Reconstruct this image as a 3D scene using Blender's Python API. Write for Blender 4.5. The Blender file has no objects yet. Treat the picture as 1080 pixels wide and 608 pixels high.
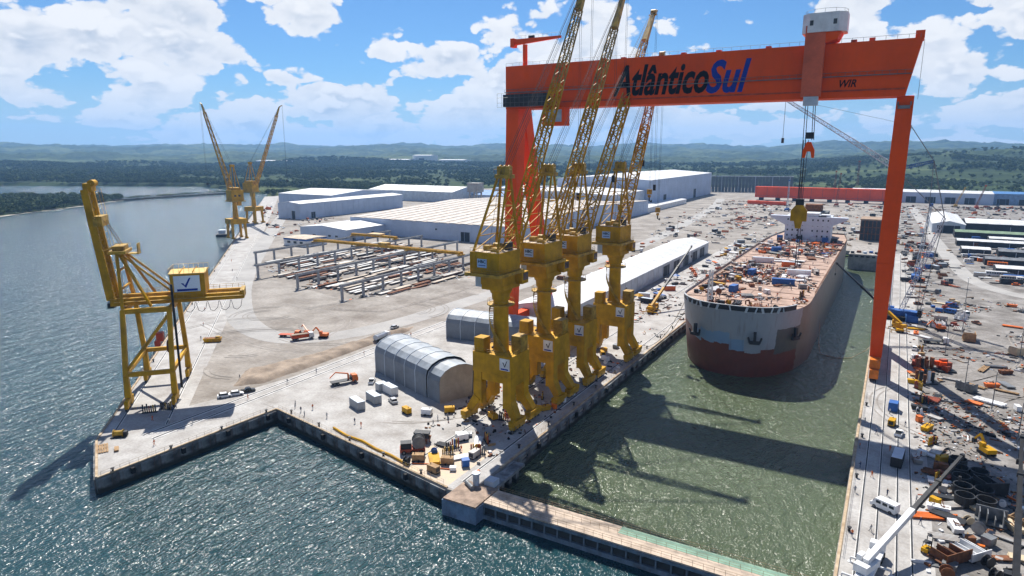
import bpy, bmesh, math, random
import numpy as np
from mathutils import Vector, Matrix, Quaternion
R = math.radians
random.seed(7)
SC = bpy.context.scene
COL = SC.collection

# ------------------------------------------------------------------ camera
cam_d = bpy.data.cameras.new('camera'); CAM = bpy.data.objects.new('camera', cam_d); COL.objects.link(CAM)
CAM.location = (0, 0, 76); CAM.rotation_euler = (R(90 - 11.78), 0, R(29.9))
cam_d.sensor_width = 36; cam_d.lens = 23.33; cam_d.clip_start = 1; cam_d.clip_end = 40000
SC.camera = CAM

# ------------------------------------------------------------------ sky, sun, exposure
SUN_DIR = Vector((-0.49, 0.62, 1.0)).normalized()
W = bpy.data.worlds.new('World'); SC.world = W; W.use_nodes = True
CLOUD_SEED = 97.6
def build_sky():
    nt = W.node_tree; N = nt.nodes; L = nt.links; N.clear()
    out = N.new('ShaderNodeOutputWorld'); bg = N.new('ShaderNodeBackground'); bg.inputs[1].default_value = 0.052
    L.new(bg.outputs[0], out.inputs[0])
    sky = N.new('ShaderNodeTexSky'); sky.sky_type = 'NISHITA'; sky.sun_disc = False
    sky.sun_elevation = math.asin(SUN_DIR.z); sky.sun_rotation = math.atan2(SUN_DIR.x, SUN_DIR.y)
    sky.altitude = 50; sky.air_density = 1.0; sky.dust_density = 0.3; sky.ozone_density = 2.0
    def mth(op, a, b=None, c=None):
        n = N.new('ShaderNodeMath'); n.operation = op
        for i, v in enumerate((a, b, c)):
            if v is None: continue
            if isinstance(v, (int, float)): n.inputs[i].default_value = v
            else: L.new(v, n.inputs[i])
        return n.outputs[0]
    def rng(v, a, b, c=0., d=1., smooth=True):
        n = N.new('ShaderNodeMapRange'); n.interpolation_type = 'SMOOTHSTEP' if smooth else 'LINEAR'
        L.new(v, n.inputs[0])
        for i, x in zip((1, 2, 3, 4), (a, b, c, d)): n.inputs[i].default_value = x
        return n.outputs[0]
    tc = N.new('ShaderNodeTexCoord'); sp = N.new('ShaderNodeSeparateXYZ'); L.new(tc.outputs['Generated'], sp.inputs[0])
    z = mth('MAXIMUM', sp.outputs[2], 0.0); inv = mth('DIVIDE', 2.5, mth('ADD', z, 0.80))
    px = mth('MULTIPLY', sp.outputs[0], inv); py = mth('MULTIPLY', sp.outputs[1], inv)
    def density(up, fine):
        cb = N.new('ShaderNodeCombineXYZ')
        L.new(mth('ADD', px, CLOUD_SEED), cb.inputs[0]); L.new(py, cb.inputs[1])
        L.new(mth('MULTIPLY', mth('LOGARITHM', mth('ADD', z, 0.060 + up), 2.718), 0.60), cb.inputs[2])
        n1 = N.new('ShaderNodeTexNoise'); n1.inputs['Scale'].default_value = 1.15; n1.inputs['Detail'].default_value = 2; n1.inputs['Roughness'].default_value = 0.5
        L.new(cb.outputs[0], n1.inputs['Vector'])
        n3 = N.new('ShaderNodeTexNoise'); n3.inputs['Scale'].default_value = 4.6; n3.inputs['Detail'].default_value = 7 if fine else 3; n3.inputs['Roughness'].default_value = 0.60
        L.new(cb.outputs[0], n3.inputs['Vector'])
        wv = N.new('ShaderNodeVectorMath'); wv.operation = 'MULTIPLY_ADD'; L.new(n3.outputs['Color'], wv.inputs[0]); wv.inputs[1].default_value = (.16, .16, .16); L.new(cb.outputs[0], wv.inputs[2])
        n2 = N.new('ShaderNodeTexVoronoi'); n2.feature = 'F1'; n2.inputs['Scale'].default_value = 4.2; n2.inputs['Detail'].default_value = 2 if fine else 1
        n2.inputs['Roughness'].default_value = 0.5; n2.inputs['Lacunarity'].default_value = 2.4
        L.new(wv.outputs[0], n2.inputs['Vector'])
        v = mth('SUBTRACT', 0.5, n2.outputs['Distance'])
        return mth('ADD', mth('ADD', n1.outputs[0], mth('MULTIPLY', v, 0.36)), mth('MULTIPLY', mth('SUBTRACT', n3.outputs[0], 0.5), 0.20))
    d0 = density(0.0, True); d1 = density(0.016, False)
    low = rng(z, 0.0, 1.0, 0.075, -0.24, False)        # more cover towards the horizon, thinned overhead out of view to cut fill
    dd = mth('ADD', d0, low)
    mask = rng(dd, 0.345, 0.39)
    lit = rng(mth('SUBTRACT', d0, d1), -0.06, 0.05)
    thick = rng(dd, 0.40, 0.66)
    shade = mth('MULTIPLY', mth('SUBTRACT', 1.0, lit), mth('ADD', mth('MULTIPLY', thick, 0.85), 0.15))
    ramp = N.new('ShaderNodeMix'); ramp.data_type = 'RGBA'; L.new(shade, ramp.inputs[0])
    ramp.inputs[6].default_value = (11.2, 11.3, 11.5, 1); ramp.inputs[7].default_value = (5.2, 6.2, 7.8, 1)
    blue = N.new('ShaderNodeMix'); blue.data_type = 'RGBA'; blue.blend_type = 'MULTIPLY'; blue.inputs[0].default_value = 1.0
    L.new(sky.outputs[0], blue.inputs[6]); blue.inputs[7].default_value = (.50, .82, 1.18, 1)
    mx = N.new('ShaderNodeMix'); mx.data_type = 'RGBA'; L.new(mask, mx.inputs[0]); L.new(blue.outputs[2], mx.inputs[6]); L.new(ramp.outputs[2], mx.inputs[7])
    far = N.new('ShaderNodeMix'); far.data_type = 'RGBA'; L.new(rng(z, 0.0, 0.11, 0.6, 0.0), far.inputs[0])
    L.new(mx.outputs[2], far.inputs[6]); far.inputs[7].default_value = (5.8, 7.8, 10.2, 1)
    mx = far
    L.new(mx.outputs[2], bg.inputs[0])
build_sky()
W.cycles.sampling_method = 'MANUAL'; W.cycles.sample_map_resolution = 256
sun_d = bpy.data.lights.new('sun', 'SUN'); SUN = bpy.data.objects.new('sun', sun_d); COL.objects.link(SUN)
sun_d.energy = 5.0; sun_d.angle = R(0.53); sun_d.color = (1.0, 0.95, 0.87)
SUN.rotation_euler = (-SUN_DIR).to_track_quat('-Z', 'Y').to_euler(); SUN.location = (0, 0, 400)
SC.view_settings.view_transform = 'Standard'; SC.view_settings.look = 'None'; SC.view_settings.gamma = 1.0
SC.view_settings.use_curve_mapping = False; SC.view_settings.exposure = 0.72
SC.cycles.use_denoising = True; SC.cycles.max_bounces = 5; SC.cycles.diffuse_bounces = 3; SC.cycles.glossy_bounces = 3
SC.cycles.transmission_bounces = 2; SC.cycles.volume_bounces = 0; SC.cycles.use_adaptive_sampling = True; SC.cycles.adaptive_threshold = 0.02
SC.cycles.volume_max_steps = 64

# ------------------------------------------------------------------ materials
MATS = {}
def M(name, col=None, rough=.7, metal=0., var=.22, scale=.25, col2=None, bump=0., bscale=4., fine=.12, streak=0., spec=.3, low_dark=None):
    if name in MATS: return MATS[name]
    m = bpy.data.materials.new(name); m.use_nodes = True; nt = m.node_tree; N = nt.nodes; L = nt.links
    b = N['Principled BSDF']; b.inputs['Roughness'].default_value = rough; b.inputs['Metallic'].default_value = metal; b.inputs['Specular IOR Level'].default_value = spec
    tc = N.new('ShaderNodeTexCoord')
    def noise(s, det, vec=None):
        n = N.new('ShaderNodeTexNoise'); n.inputs['Scale'].default_value = s; n.inputs['Detail'].default_value = det; n.inputs['Roughness'].default_value = .62
        L.new(vec or tc.outputs['Object'], n.inputs['Vector']); return n.outputs[0]
    def mixc(f, a, c, mode='MIX'):
        n = N.new('ShaderNodeMix'); n.data_type = 'RGBA'; n.blend_type = mode
        if isinstance(f, float): n.inputs[0].default_value = f
        else: L.new(f, n.inputs[0])
        for i, v in ((6, a), (7, c)):
            if isinstance(v, tuple): n.inputs[i].default_value = (*v, 1)
            else: L.new(v, n.inputs[i])
        return n.outputs[2]
    def rng(v, a, c):
        n = N.new('ShaderNodeMapRange'); L.new(v, n.inputs[0]); n.inputs[1].default_value = a; n.inputs[2].default_value = c; return n.outputs[0]
    c2 = col2 or tuple(max(0, x * (1 - 1.6 * var)) for x in col)
    c1 = tuple(min(1, x * (1 + .35 * var)) for x in col)
    c = mixc(rng(noise(scale, 7), .36, .68), c1, c2)
    if fine:
        c = mixc(fine, c, mixc(rng(noise(scale * 14, 4), .3, .7), (.35, .34, .33), (1., 1., 1.)), 'MULTIPLY')
    if streak:
        mp = N.new('ShaderNodeMapping'); mp.inputs['Scale'].default_value = (1, 1, .07); L.new(tc.outputs['Object'], mp.inputs[0])
        c = mixc(rng(noise(.9, 5, mp.outputs[0]), .52, .75), c, mixc(streak, c, (.12, .055, .025)))
    if low_dark is not None:                       # ragged darkening of the colour below a given height
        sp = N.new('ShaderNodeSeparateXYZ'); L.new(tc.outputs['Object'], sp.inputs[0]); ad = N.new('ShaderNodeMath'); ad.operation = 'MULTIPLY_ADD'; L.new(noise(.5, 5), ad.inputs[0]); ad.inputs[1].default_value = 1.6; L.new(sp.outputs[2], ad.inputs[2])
        c = mixc(rng(ad.outputs[0], low_dark + .7, low_dark), c, (.022, .024, .018))
    L.new(c, b.inputs['Base Color'])
    if bump:
        bp = N.new('ShaderNodeBump'); bp.inputs['Strength'].default_value = bump; bp.inputs['Distance'].default_value = .12
        L.new(noise(bscale, 5), bp.inputs['Height']); L.new(bp.outputs[0], b.inputs['Normal'])
    MATS[name] = m; return m
YEL = M('yellow_paint', (.56, .30, .005), .55, var=.28, scale=.22, streak=.22, fine=.1, spec=.15)
YEL2 = M('yellow_worn', (.50, .30, .03), .5, var=.4, scale=.5)
ORA = M('orange_paint', (.82, .085, .004), .6, var=.13, scale=.05, fine=.06, streak=.10, spec=.12)
ORA2 = M('orange_dull', (.52, .075, .02), .6, var=.35, scale=.4)
STEEL = M('grey_steel', (.20, .21, .22), .5, .3, var=.3, scale=.5)
DARK = M('dark_steel', (.030, .032, .036), .55, .2, var=.3, scale=.7)
BLACK = M('black_rubber', (.012, .012, .013), .8)
ROPE = M('wire_rope', (.035, .036, .04), .6, .4)
WHITE = M('white_paint', (.74, .75, .76), .5, var=.14, scale=.3, streak=.12)
PALE = M('pale_metal', (.50, .56, .63), .45, .1, var=.16, scale=.2, streak=.1)
BLUE = M('blue_paint', (.03, .12, .38), .5)
RED = M('red_primer', (.32, .065, .03), .7, var=.35, scale=.4)
RUST = M('rust', (.20, .075, .03), .85, var=.5, scale=.7, col2=(.07, .035, .02))
GLASS = M('dark_glass', (.02, .03, .04), .08, var=.1)
CONC = M('concrete', (.44, .43, .415), .85, var=.2, scale=.11, col2=(.285, .265, .245), fine=.42, bump=.15, bscale=3)
CONCW = M('quay_wall_concrete', (.25, .265, .275), .85, var=.5, scale=.3, streak=.75, low_dark=-2.3, bump=.3, bscale=1.2)
DIRT = M('yard_dirt', (.34, .315, .285), .95, var=.22, scale=.05, col2=(.185, .16, .135), fine=.45, bump=.5, bscale=.8)
SAND = M('sand', (.33, .265, .205), .95, var=.3, scale=.2, col2=(.19, .15, .115), fine=.3, bump=.8, bscale=.9)
ROADM = M('packed_road', (.36, .35, .335), .9, var=.14, scale=.06, fine=.18, bump=.2, bscale=1.)
PLATE = M('steel_plate', (.40, .40, .39), .55, .2, var=.3, scale=.25, col2=(.22, .16, .12))
ROOFW = M('white_roof_sheet', (.64, .65, .66), .5, .05, var=.18, scale=.12, streak=.0, fine=.15)
ROOFT = M('tan_roof_sheet', (.44, .40, .36), .7, var=.25, scale=.12, col2=(.32, .25, .19))
ROOFB = M('blue_roof_sheet', (.05, .18, .42), .5, var=.2)
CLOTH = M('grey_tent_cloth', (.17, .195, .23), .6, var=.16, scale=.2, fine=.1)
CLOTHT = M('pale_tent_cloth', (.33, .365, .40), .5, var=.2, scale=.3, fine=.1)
WALLB = M('pale_blue_cladding', (.44, .52, .66), .55, var=.1, scale=.06, fine=.08)
DECK = M('deck_primer', (.44, .315, .25), .85, var=.3, scale=.16, col2=(.27, .185, .145), fine=.4)
WOOD = M('timber', (.38, .24, .12), .8, var=.3, scale=1.)
GREEN = M('green_paint', (.10, .24, .15), .6)

# ------------------------------------------------------------------ mesh helpers
class MB:
    def __init__(s): s.v = []; s.f = []; s.m = []; s.sm = []
    def add(s, vs, fs, mi=0, smooth=False):
        o = len(s.v); s.v += [tuple(v) for v in vs]
        for f in fs: s.f.append(tuple(i + o for i in f)); s.m.append(mi); s.sm.append(smooth)
        return s
    def box(s, c, d, rz=0., mi=0):
        x, y, z = d[0] / 2, d[1] / 2, d[2] / 2; ca, sa = math.cos(rz), math.sin(rz)
        vs = [(c[0] + a * x * ca - b * y * sa, c[1] + a * x * sa + b * y * ca, c[2] + e * z) for e in (-1, 1) for a, b in ((-1, -1), (1, -1), (1, 1), (-1, 1))]
        return s.add(vs, [(0, 3, 2, 1), (4, 5, 6, 7), (0, 1, 5, 4), (1, 2, 6, 5), (2, 3, 7, 6), (3, 0, 4, 7)], mi)
    def bx(s, x0, x1, y0, y1, z0, z1, mi=0): return s.box(((x0 + x1) / 2, (y0 + y1) / 2, (z0 + z1) / 2), (x1 - x0, y1 - y0, z1 - z0), 0, mi)
    def bar(s, p, q, w, h=None, w2=None, h2=None, mi=0, up=(0, 0, 1)):
        p = Vector(p); q = Vector(q); h = h or w; w2 = w2 or w; h2 = h2 or h; d = (q - p)
        if d.length < 1e-6: return s
        d.normalize(); u = Vector(up)
        if abs(d.dot(u)) > .98: u = Vector((0, 1, 0))
        a = d.cross(u).normalized(); b = a.cross(d)
        vs = [p + a * (i * w / 2) + b * (j * h / 2) for i, j in ((-1, -1), (1, -1), (1, 1), (-1, 1))] + [q + a * (i * w2 / 2) + b * (j * h2 / 2) for i, j in ((-1, -1), (1, -1), (1, 1), (-1, 1))]
        return s.add(vs, [(0, 3, 2, 1), (4, 5, 6, 7), (0, 1, 5, 4), (1, 2, 6, 5), (2, 3, 7, 6), (3, 0, 4, 7)], mi)
    def tube(s, p, q, r, r2=None, n=8, mi=0, cap=True, smooth=True):
        p = Vector(p); q = Vector(q); r2 = r if r2 is None else r2; d = (q - p).normalized()
        u = Vector((0, 0, 1)) if abs(d.z) < .98 else Vector((0, 1, 0)); a = d.cross(u).normalized(); b = a.cross(d)
        vs = []
        for c, rr in ((p, r), (q, r2)):
            for k in range(n):
                t = 2 * math.pi * k / n; vs.append(c + a * (rr * math.cos(t)) + b * (rr * math.sin(t)))
        s.add(vs, [(k, (k + 1) % n, n + (k + 1) % n, n + k) for k in range(n)], mi, smooth)
        if cap: s.add(vs[:n], [tuple(range(n))[::-1]], mi); s.add(vs[n:], [tuple(range(n))], mi)
        return s
    def prism(s, poly, z0, z1, mi=0):
        n = len(poly); vs = [(x, y, z0) for x, y in poly] + [(x, y, z1) for x, y in poly]
        return s.add(vs, [tuple(range(n))[::-1], tuple(range(n, 2 * n))] + [(k, (k + 1) % n, n + (k + 1) % n, n + k) for k in range(n)], mi)
    def ext(s, prof, axis, a0, a1, mi=0):      # profile in (u,z) extruded along x or y
        n = len(prof); mk = (lambda a, u, z: (a, u, z)) if axis == 'x' else (lambda a, u, z: (u, a, z))
        vs = [mk(a0, u, z) for u, z in prof] + [mk(a1, u, z) for u, z in prof]
        return s.add(vs, [tuple(range(n))[::-1], tuple(range(n, 2 * n))] + [(k, (k + 1) % n, n + (k + 1) % n, n + k) for k in range(n)], mi)
    def poly(s, pts, r, n=5, mi=0):
        for a, b in zip(pts[:-1], pts[1:]): s.tube(a, b, r, n=n, mi=mi, cap=False)
        return s
    def lattice(s, p, q, w0, w1, h0, h1, bays, r, rd=None, up=(0, 0, 1), mi=0, skew=None):
        p = Vector(p); q = Vector(q); d = (q - p).normalized(); u = Vector(up)
        if abs(d.dot(u)) > .98: u = Vector((0, 1, 0))
        a = d.cross(u).normalized(); b = a.cross(d); rd = rd or r * .6
        def st(t): 
            c = p.lerp(q, t); w = w0 + (w1 - w0) * t; h = h0 + (h1 - h0) * t
            return [c + a * (i * w / 2) + b * (j * h / 2) for i, j in ((-1, -1), (1, -1), (1, 1), (-1, 1))]
        prev = st(0)
        for k in range(bays):
            nx = st((k + 1) / bays)
            for i in range(4):
                s.bar(prev[i], nx[i], r * 2, mi=mi); j = (i + 1) % 4
                if k % 2: s.bar(prev[i], nx[j], rd * 2, mi=mi)
                else: s.bar(prev[j], nx[i], rd * 2, mi=mi)
                s.bar(nx[i], nx[j], rd * 2, mi=mi)
            prev = nx
        return s
    def mesh(s, name, mats):
        me = bpy.data.meshes.new(name); me.from_pydata(s.v, [], s.f)
        for m in (mats if isinstance(mats, (list, tuple)) else [mats]): me.materials.append(m)
        me.polygons.foreach_set('material_index', s.m); me.polygons.foreach_set('use_smooth', s.sm); me.update(); return me
    def build(s, name, mats, parent=None, loc=None, rz=0.):
        return link(name, s.mesh(name, mats), parent, loc, rz)
def link(name, me, parent=None, loc=None, rz=0.):
    o = bpy.data.objects.new(name, me); COL.objects.link(o)
    if parent: o.parent = parent
    if loc is not None: o.location = loc
    if rz: o.rotation_euler = (0, 0, rz)
    return o
PENDING = {}
def tag(o, label=None, cat=None, group=None, kind=None):
    if label: o['label'] = label
    if cat: o['category'] = cat
    if group: o['group'] = group
    if kind: o['kind'] = kind
    return o
def thing(name, label, cat, loc=(0, 0, 0), rz=0., group=None):
    o = bpy.data.objects.new(name, None); o.empty_display_size = .5; COL.objects.link(o)
    o.location = loc; o.rotation_euler = (0, 0, rz); return tag(o, label, cat, group)
def struct(name, mb, mat, parent=None): return tag(mb.build(name, mat, parent), kind='structure')
def copy_tree(o, loc=None, rz=None, label=None, group=None, parent=None):
    c = o.copy(); COL.objects.link(c); c.parent = parent
    if loc is not None: c.location = loc
    if rz is not None: c.rotation_euler = (0, 0, rz)
    if label: c['label'] = label
    if group: c['group'] = group
    for ch in o.children: copy_tree(ch, parent=c)
    return c
UNI = 'zeroth first second third fourth fifth sixth seventh eighth ninth tenth eleventh twelfth thirteenth fourteenth fifteenth sixteenth seventeenth eighteenth nineteenth'.split()
TEN = {20: 'twent', 30: 'thirt', 40: 'fort', 50: 'fift'}; TENC = {20: 'twenty', 30: 'thirty', 40: 'forty', 50: 'fifty'}
def ordinal(n): return UNI[n] if n < 20 else (TEN[n] + 'ieth' if n % 10 == 0 else TENC[n // 10 * 10] + '-' + UNI[n % 10])
ORD = ['nearest'] + [ordinal(k) + ' nearest' for k in range(2, 58)]
AUTO = {}
def auto(o, phrase, cat, group):              # things alike in one place: told apart by their order from the camera
    tag(o, phrase, cat, group); AUTO.setdefault(phrase, []).append(o); return o
def settle_labels():
    for ph, os_ in AUTO.items():
        if len(os_) == 1 or len(os_) > len(ORD): continue
        os_.sort(key=lambda o: math.hypot(o.location.x, o.location.y))
        for k, o in enumerate(os_):
            o['label'] = ('farthest ' if k == len(os_) - 1 and k > 1 else ORD[k] + ' ') + ph
def text_mesh(txt, size, depth=.04, shear=0., bold=0.):
    cu = bpy.data.curves.new('lettering', 'FONT'); cu.body = txt; cu.size = size; cu.extrude = depth; cu.shear = shear; cu.offset = bold; cu.resolution_u = 3
    ob = bpy.data.objects.new('lettering', cu); COL.objects.link(ob)
    dg = bpy.context.evaluated_depsgraph_get(); me = bpy.data.meshes.new_from_object(ob.evaluated_get(dg))
    bpy.data.objects.remove(ob); bpy.data.curves.remove(cu); return me
def lettering(txt, mat, parent, x0, x1, y, z0, h, face='-y', shear=0., bold=0., name='lettering'):
    """flat letters standing on a face that looks to -y (reads along +x) or +x / -x"""
    me = text_mesh(txt, 1., .01, shear, bold); co = np.empty(len(me.vertices) * 3); me.vertices.foreach_get('co', co); co = co.reshape(-1, 3)
    lo, hi = co.min(0), co.max(0); co[:, 0] = (co[:, 0] - lo[0]) / (hi[0] - lo[0]) * (x1 - x0); co[:, 1] = (co[:, 1] - lo[1]) / (hi[1] - lo[1]) * h; t = co[:, 2] - lo[2]
    n = np.empty_like(co); n[:, 2] = z0 + co[:, 1]
    if face == '-y': n[:, 0] = x0 + co[:, 0]; n[:, 1] = y - t * 2
    elif face == '+x': n[:, 1] = x0 + co[:, 0]; n[:, 0] = y + t * 2
    me.vertices.foreach_set('co', n.ravel()); me.materials.clear(); me.materials.append(mat); me.update()
    return link(name, me, parent)
INK = M('black_lettering', (.006, .006, .008), .8, var=.05, fine=.02, spec=.05); INKB = M('blue_lettering', (.010, .040, .30), .7, var=.05, fine=.02, spec=.08)
def np_noise(x, y, seed=0):
    def h(a, b):
        v = np.sin(a * 127.1 + b * 311.7 + seed * 74.7) * 43758.5453; return v - np.floor(v)
    xi = np.floor(x); yi = np.floor(y); fx = x - xi; fy = y - yi; fx = fx * fx * (3 - 2 * fx); fy = fy * fy * (3 - 2 * fy)
    return (h(xi, yi) * (1 - fx) + h(xi + 1, yi) * fx) * (1 - fy) + (h(xi, yi + 1) * (1 - fx) + h(xi + 1, yi + 1) * fx) * fy
def fbm(x, y, o=4, seed=0):
    s = 0; a = .5
    for k in range(o): s = s + a * np_noise(x, y, seed + k); x = x * 2.03; y = y * 2.03; a *= .5
    return s

# ================================================================== SETTING
Q0 = np.array([-178.7, 87.6]); QD = np.array([-.737, .676]); QN = np.array([.676, .737]); QA = math.atan2(.676, -.737)
def qp(s, t, z=None):
    p = Q0 + QD * s + QN * t
    return (float(p[0]), float(p[1])) if z is None else (float(p[0]), float(p[1]), z)
def in_poly(x, y, P):
    x = np.asarray(x); y = np.asarray(y); r = np.zeros(x.shape, bool); j = len(P) - 1
    for i in range(len(P)):
        xi, yi = P[i]; xj, yj = P[j]
        c = ((yi > y) != (yj > y)) & (x < (xj - xi) * (y - yi) / (yj - yi + 1e-12) + xi); r ^= c; j = i
    return r
def sheet(name, pts, z, mat, parent=None):
    mb = MB(); mb.add([(x, y, z) for x, y in pts], [tuple(range(len(pts)))]); return struct(name, mb, mat, parent)
def ribbon(name, pts, w, z, mat, sub=6):
    P = [Vector((*p, 0)) for p in pts]; out = []
    for i in range(len(P) - 1):
        p0 = P[max(i - 1, 0)]; p1 = P[i]; p2 = P[i + 1]; p3 = P[min(i + 2, len(P) - 1)]
        for k in range(sub):
            t = k / sub; out.append(.5 * ((2 * p1) + (p2 - p0) * t + (2 * p0 - 5 * p1 + 4 * p2 - p3) * t * t + (3 * p1 - p0 - 3 * p2 + p3) * t ** 3))
    out.append(P[-1]); mb = MB(); vs = []
    for i, p in enumerate(out):
        d = (out[min(i + 1, len(out) - 1)] - out[max(i - 1, 0)]).normalized(); nrm = Vector((-d.y, d.x, 0))
        vs += [p + nrm * w / 2 + Vector((0, 0, z)), p - nrm * w / 2 + Vector((0, 0, z))]
    mb.add(vs, [(2 * i, 2 * i + 1, 2 * i + 3, 2 * i + 2) for i in range(len(out) - 1)]); return struct(name, mb, mat)

# ---- water
def water_mat(name, col, wscale, strength, rough, spec=.5):
    m = bpy.data.materials.new(name); m.use_nodes = True; nt = m.node_tree; N = nt.nodes; L = nt.links; b = N['Principled BSDF']
    b.inputs['Roughness'].default_value = rough; b.inputs['IOR'].default_value = 1.33; b.inputs['Specular IOR Level'].default_value = spec
    tc = N.new('ShaderNodeTexCoord')
    def noise(s, det, r=.6, stretch=None, w=0.):
        v = tc.outputs['Object']
        if stretch:
            mp = N.new('ShaderNodeMapping'); mp.inputs['Scale'].default_value = stretch; mp.inputs['Rotation'].default_value = (0, 0, R(35)); L.new(v, mp.inputs[0]); v = mp.outputs[0]
        n = N.new('ShaderNodeTexNoise'); n.inputs['Scale'].default_value = s; n.inputs['Detail'].default_value = det; n.inputs['Roughness'].default_value = r; n.inputs['Distortion'].default_value = w
        L.new(v, n.inputs['Vector']); return n.outputs[0]
    mx = N.new('ShaderNodeMix'); mx.data_type = 'RGBA'; L.new(noise(.012, 4), mx.inputs[0]); mx.inputs[6].default_value = (*[c * .75 for c in col], 1); mx.inputs[7].default_value = (*[c * 1.25 for c in col], 1)
    L.new(mx.outputs[2], b.inputs['Base Color'])
    ad = N.new('ShaderNodeMath'); ad.operation = 'MULTIPLY_ADD'; L.new(noise(wscale, 4, .55, (1, .45, 1), .6), ad.inputs[0]); ad.inputs[1].default_value = 1.0
    a2 = N.new('ShaderNodeMath'); a2.operation = 'MULTIPLY'; L.new(noise(wscale * 4.5, 2, .5, (1, .6, 1), .4), a2.inputs[0]); a2.inputs[1].default_value = .34; L.new(a2.outputs[0], ad.inputs[2])
    bp = N.new('ShaderNodeBump'); bp.inputs['Strength'].default_value = strength; bp.inputs['Distance'].default_value = 1.6
    L.new(ad.outputs[0], bp.inputs['Height']); L.new(bp.outputs[0], b.inputs['Normal'])
    return m
SEA = water_mat('sea_water', (.010, .042, .050), .38, .82, .13, .36)
DOCKW = water_mat('dock_water', (.068, .090, .048), .50, .70, .14)
WZ = -4.0
sheet('sea', [(-10500, -1500), (10500, -1500), (10500, 10500), (-10500, 10500)], WZ, SEA)
sheet('dock_water', [(-76.5, 118.6), (-3, 118.6), (-3, 566), (-76.5, 566)], WZ + .02, DOCKW)

# ---- yard platforms with quay walls
YARD = [(-157, 76), (-154, 127), (-82.5, 113.3), (-76.5, 113.3), (-76.5, 1420), (-600, 1420), (-740, 1060), (-880, 905), qp(985, 0), qp(0, 0)]
left_quay = struct('yard_ground_left', MB().prism(YARD, -12, 0), DIRT)
right_quay = struct('yard_ground_right', MB().prism([(-3, 60), (900, 60), (900, 1420), (-3, 1420)], -12, 0), M('yard_dirt_grey', (.30, .285, .27), .95, var=.3, scale=.09, col2=(.12, .108, .095), fine=.55, bump=.5, bscale=.8))
head = struct('yard_ground_head', MB().prism([(-76.5, 566), (-3, 566), (-3, 1420), (-76.5, 1420)], -12, 0), DIRT)
PANELM = {}
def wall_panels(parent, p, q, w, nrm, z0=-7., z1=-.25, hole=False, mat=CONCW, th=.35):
    p = Vector((*p, 0)); q = Vector((*q, 0)); L_ = (q - p).length; n = max(1, round(L_ / w)); d = (q - p) / n; ang = math.atan2(d.y, d.x); wl = d.length
    key = (round(wl, 2), hole, round(z1, 2), th)
    if key not in PANELM:
        lst = []
        for v in range(3):
            mb = MB(); t = th + .06 * v; g = wl / 2 - .035
            if hole:
                hx0, hx1, hz0, hz1 = -wl * .27, wl * .27, -2.05, -1.05
                mb.bx(-g, g, 0, t, z0, hz0).bx(-g, g, 0, t, hz1, z1).bx(-g, hx0, 0, t, hz0, hz1).bx(hx1, g, 0, t, hz0, hz1)
            else:
                mb.bx(-g, g, 0, t, z0, z1)
            lst.append(mb.mesh('wall_panel', mat))
        PANELM[key] = lst
    for k in range(n):
        c = p + d * (k + .5); flip = 1 if Vector((-d.y, d.x)).dot(Vector(nrm)) > 0 else -1
        o = link('wall_panel', random.choice(PANELM[key]), parent, (c.x, c.y, 0), ang if flip > 0 else ang + math.pi)
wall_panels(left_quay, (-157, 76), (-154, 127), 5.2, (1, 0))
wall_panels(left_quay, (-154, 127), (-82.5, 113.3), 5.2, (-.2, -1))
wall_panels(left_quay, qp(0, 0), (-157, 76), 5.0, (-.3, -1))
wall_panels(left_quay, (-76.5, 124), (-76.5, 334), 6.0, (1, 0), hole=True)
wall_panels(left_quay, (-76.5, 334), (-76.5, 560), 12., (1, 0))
KERB = M('kerb_concrete', (.46, .37, .26), .85, var=.3, scale=.4, col2=(.28, .19, .11))
def kerb(p, q, parent, w=.55, h=.28):
    mb = MB(); mb.bar((*p, h / 2), (*q, h / 2), w, h); return struct('kerb', mb, KERB, parent)
for a, b in (((-157, 76.3), (-154.3, 127)), ((-154.3, 127.0), (-82.5, 113.7)), (qp(0.2, .3), (-157.3, 76.3)), (qp(1, .35), qp(600, .35)), ((-76.9, 128), (-76.9, 560))): kerb(a, b, left_quay)
kerb((-2.6, 100), (-2.6, 560), right_quay)

# ---- sheets laid on the yard
sheet('quay_concrete', [qp(0, .7), qp(0, 20), qp(120, 21), qp(400, 21), qp(985, 22), qp(985, .7)], .012, CONC, left_quay)
sheet('pier_concrete', [(-178, 88), (-157.2, 76.6), (-154.6, 127), (-163, 128), (-163, 236), (-172.5, 236), (-172.5, 150), (-176, 128), (-182, 104)], .020, CONC, left_quay)
sheet('front_concrete', [(-163, 128), (-154, 127.3), (-82.5, 114), (-77.2, 114), (-77.2, 565), (-114, 565), (-114, 245), (-128, 240), (-163, 240)], .026, CONC, left_quay)
sheet('dock_apron_concrete', [(-2.3, 100), (13.2, 100), (13.6, 300), (14.2, 565), (-2.3, 565)], .012, CONC, right_quay)
ribbon('dirt_road', [(-640, 560), (-480, 400), (-345, 268), (-282, 214), (-243, 188), (-212, 181), (-195, 198), (-187, 230), (-184, 285), (-178, 380), (-176, 520), (-190, 700), (-210, 900), (-240, 1080)], 12.5, .034, ROADM)
ribbon('yard_road', [(-160, 560), (-140, 480), (-132, 380), (-134, 300), (-150, 262)], 9, .040, ROADM)
ribbon('east_road', [(20, 1050), (28, 800), (34, 640), (41, 500), (50, 452), (72, 425), (120, 405), (200, 395)], 9.5, .03, ROADM)
def lane(pts, w, z, mat, name='track'): return ribbon(name, pts, w, z, mat)
TRK = M('tyre_tracks', (.29, .265, .24), .95, var=.2, scale=.3)
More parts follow.
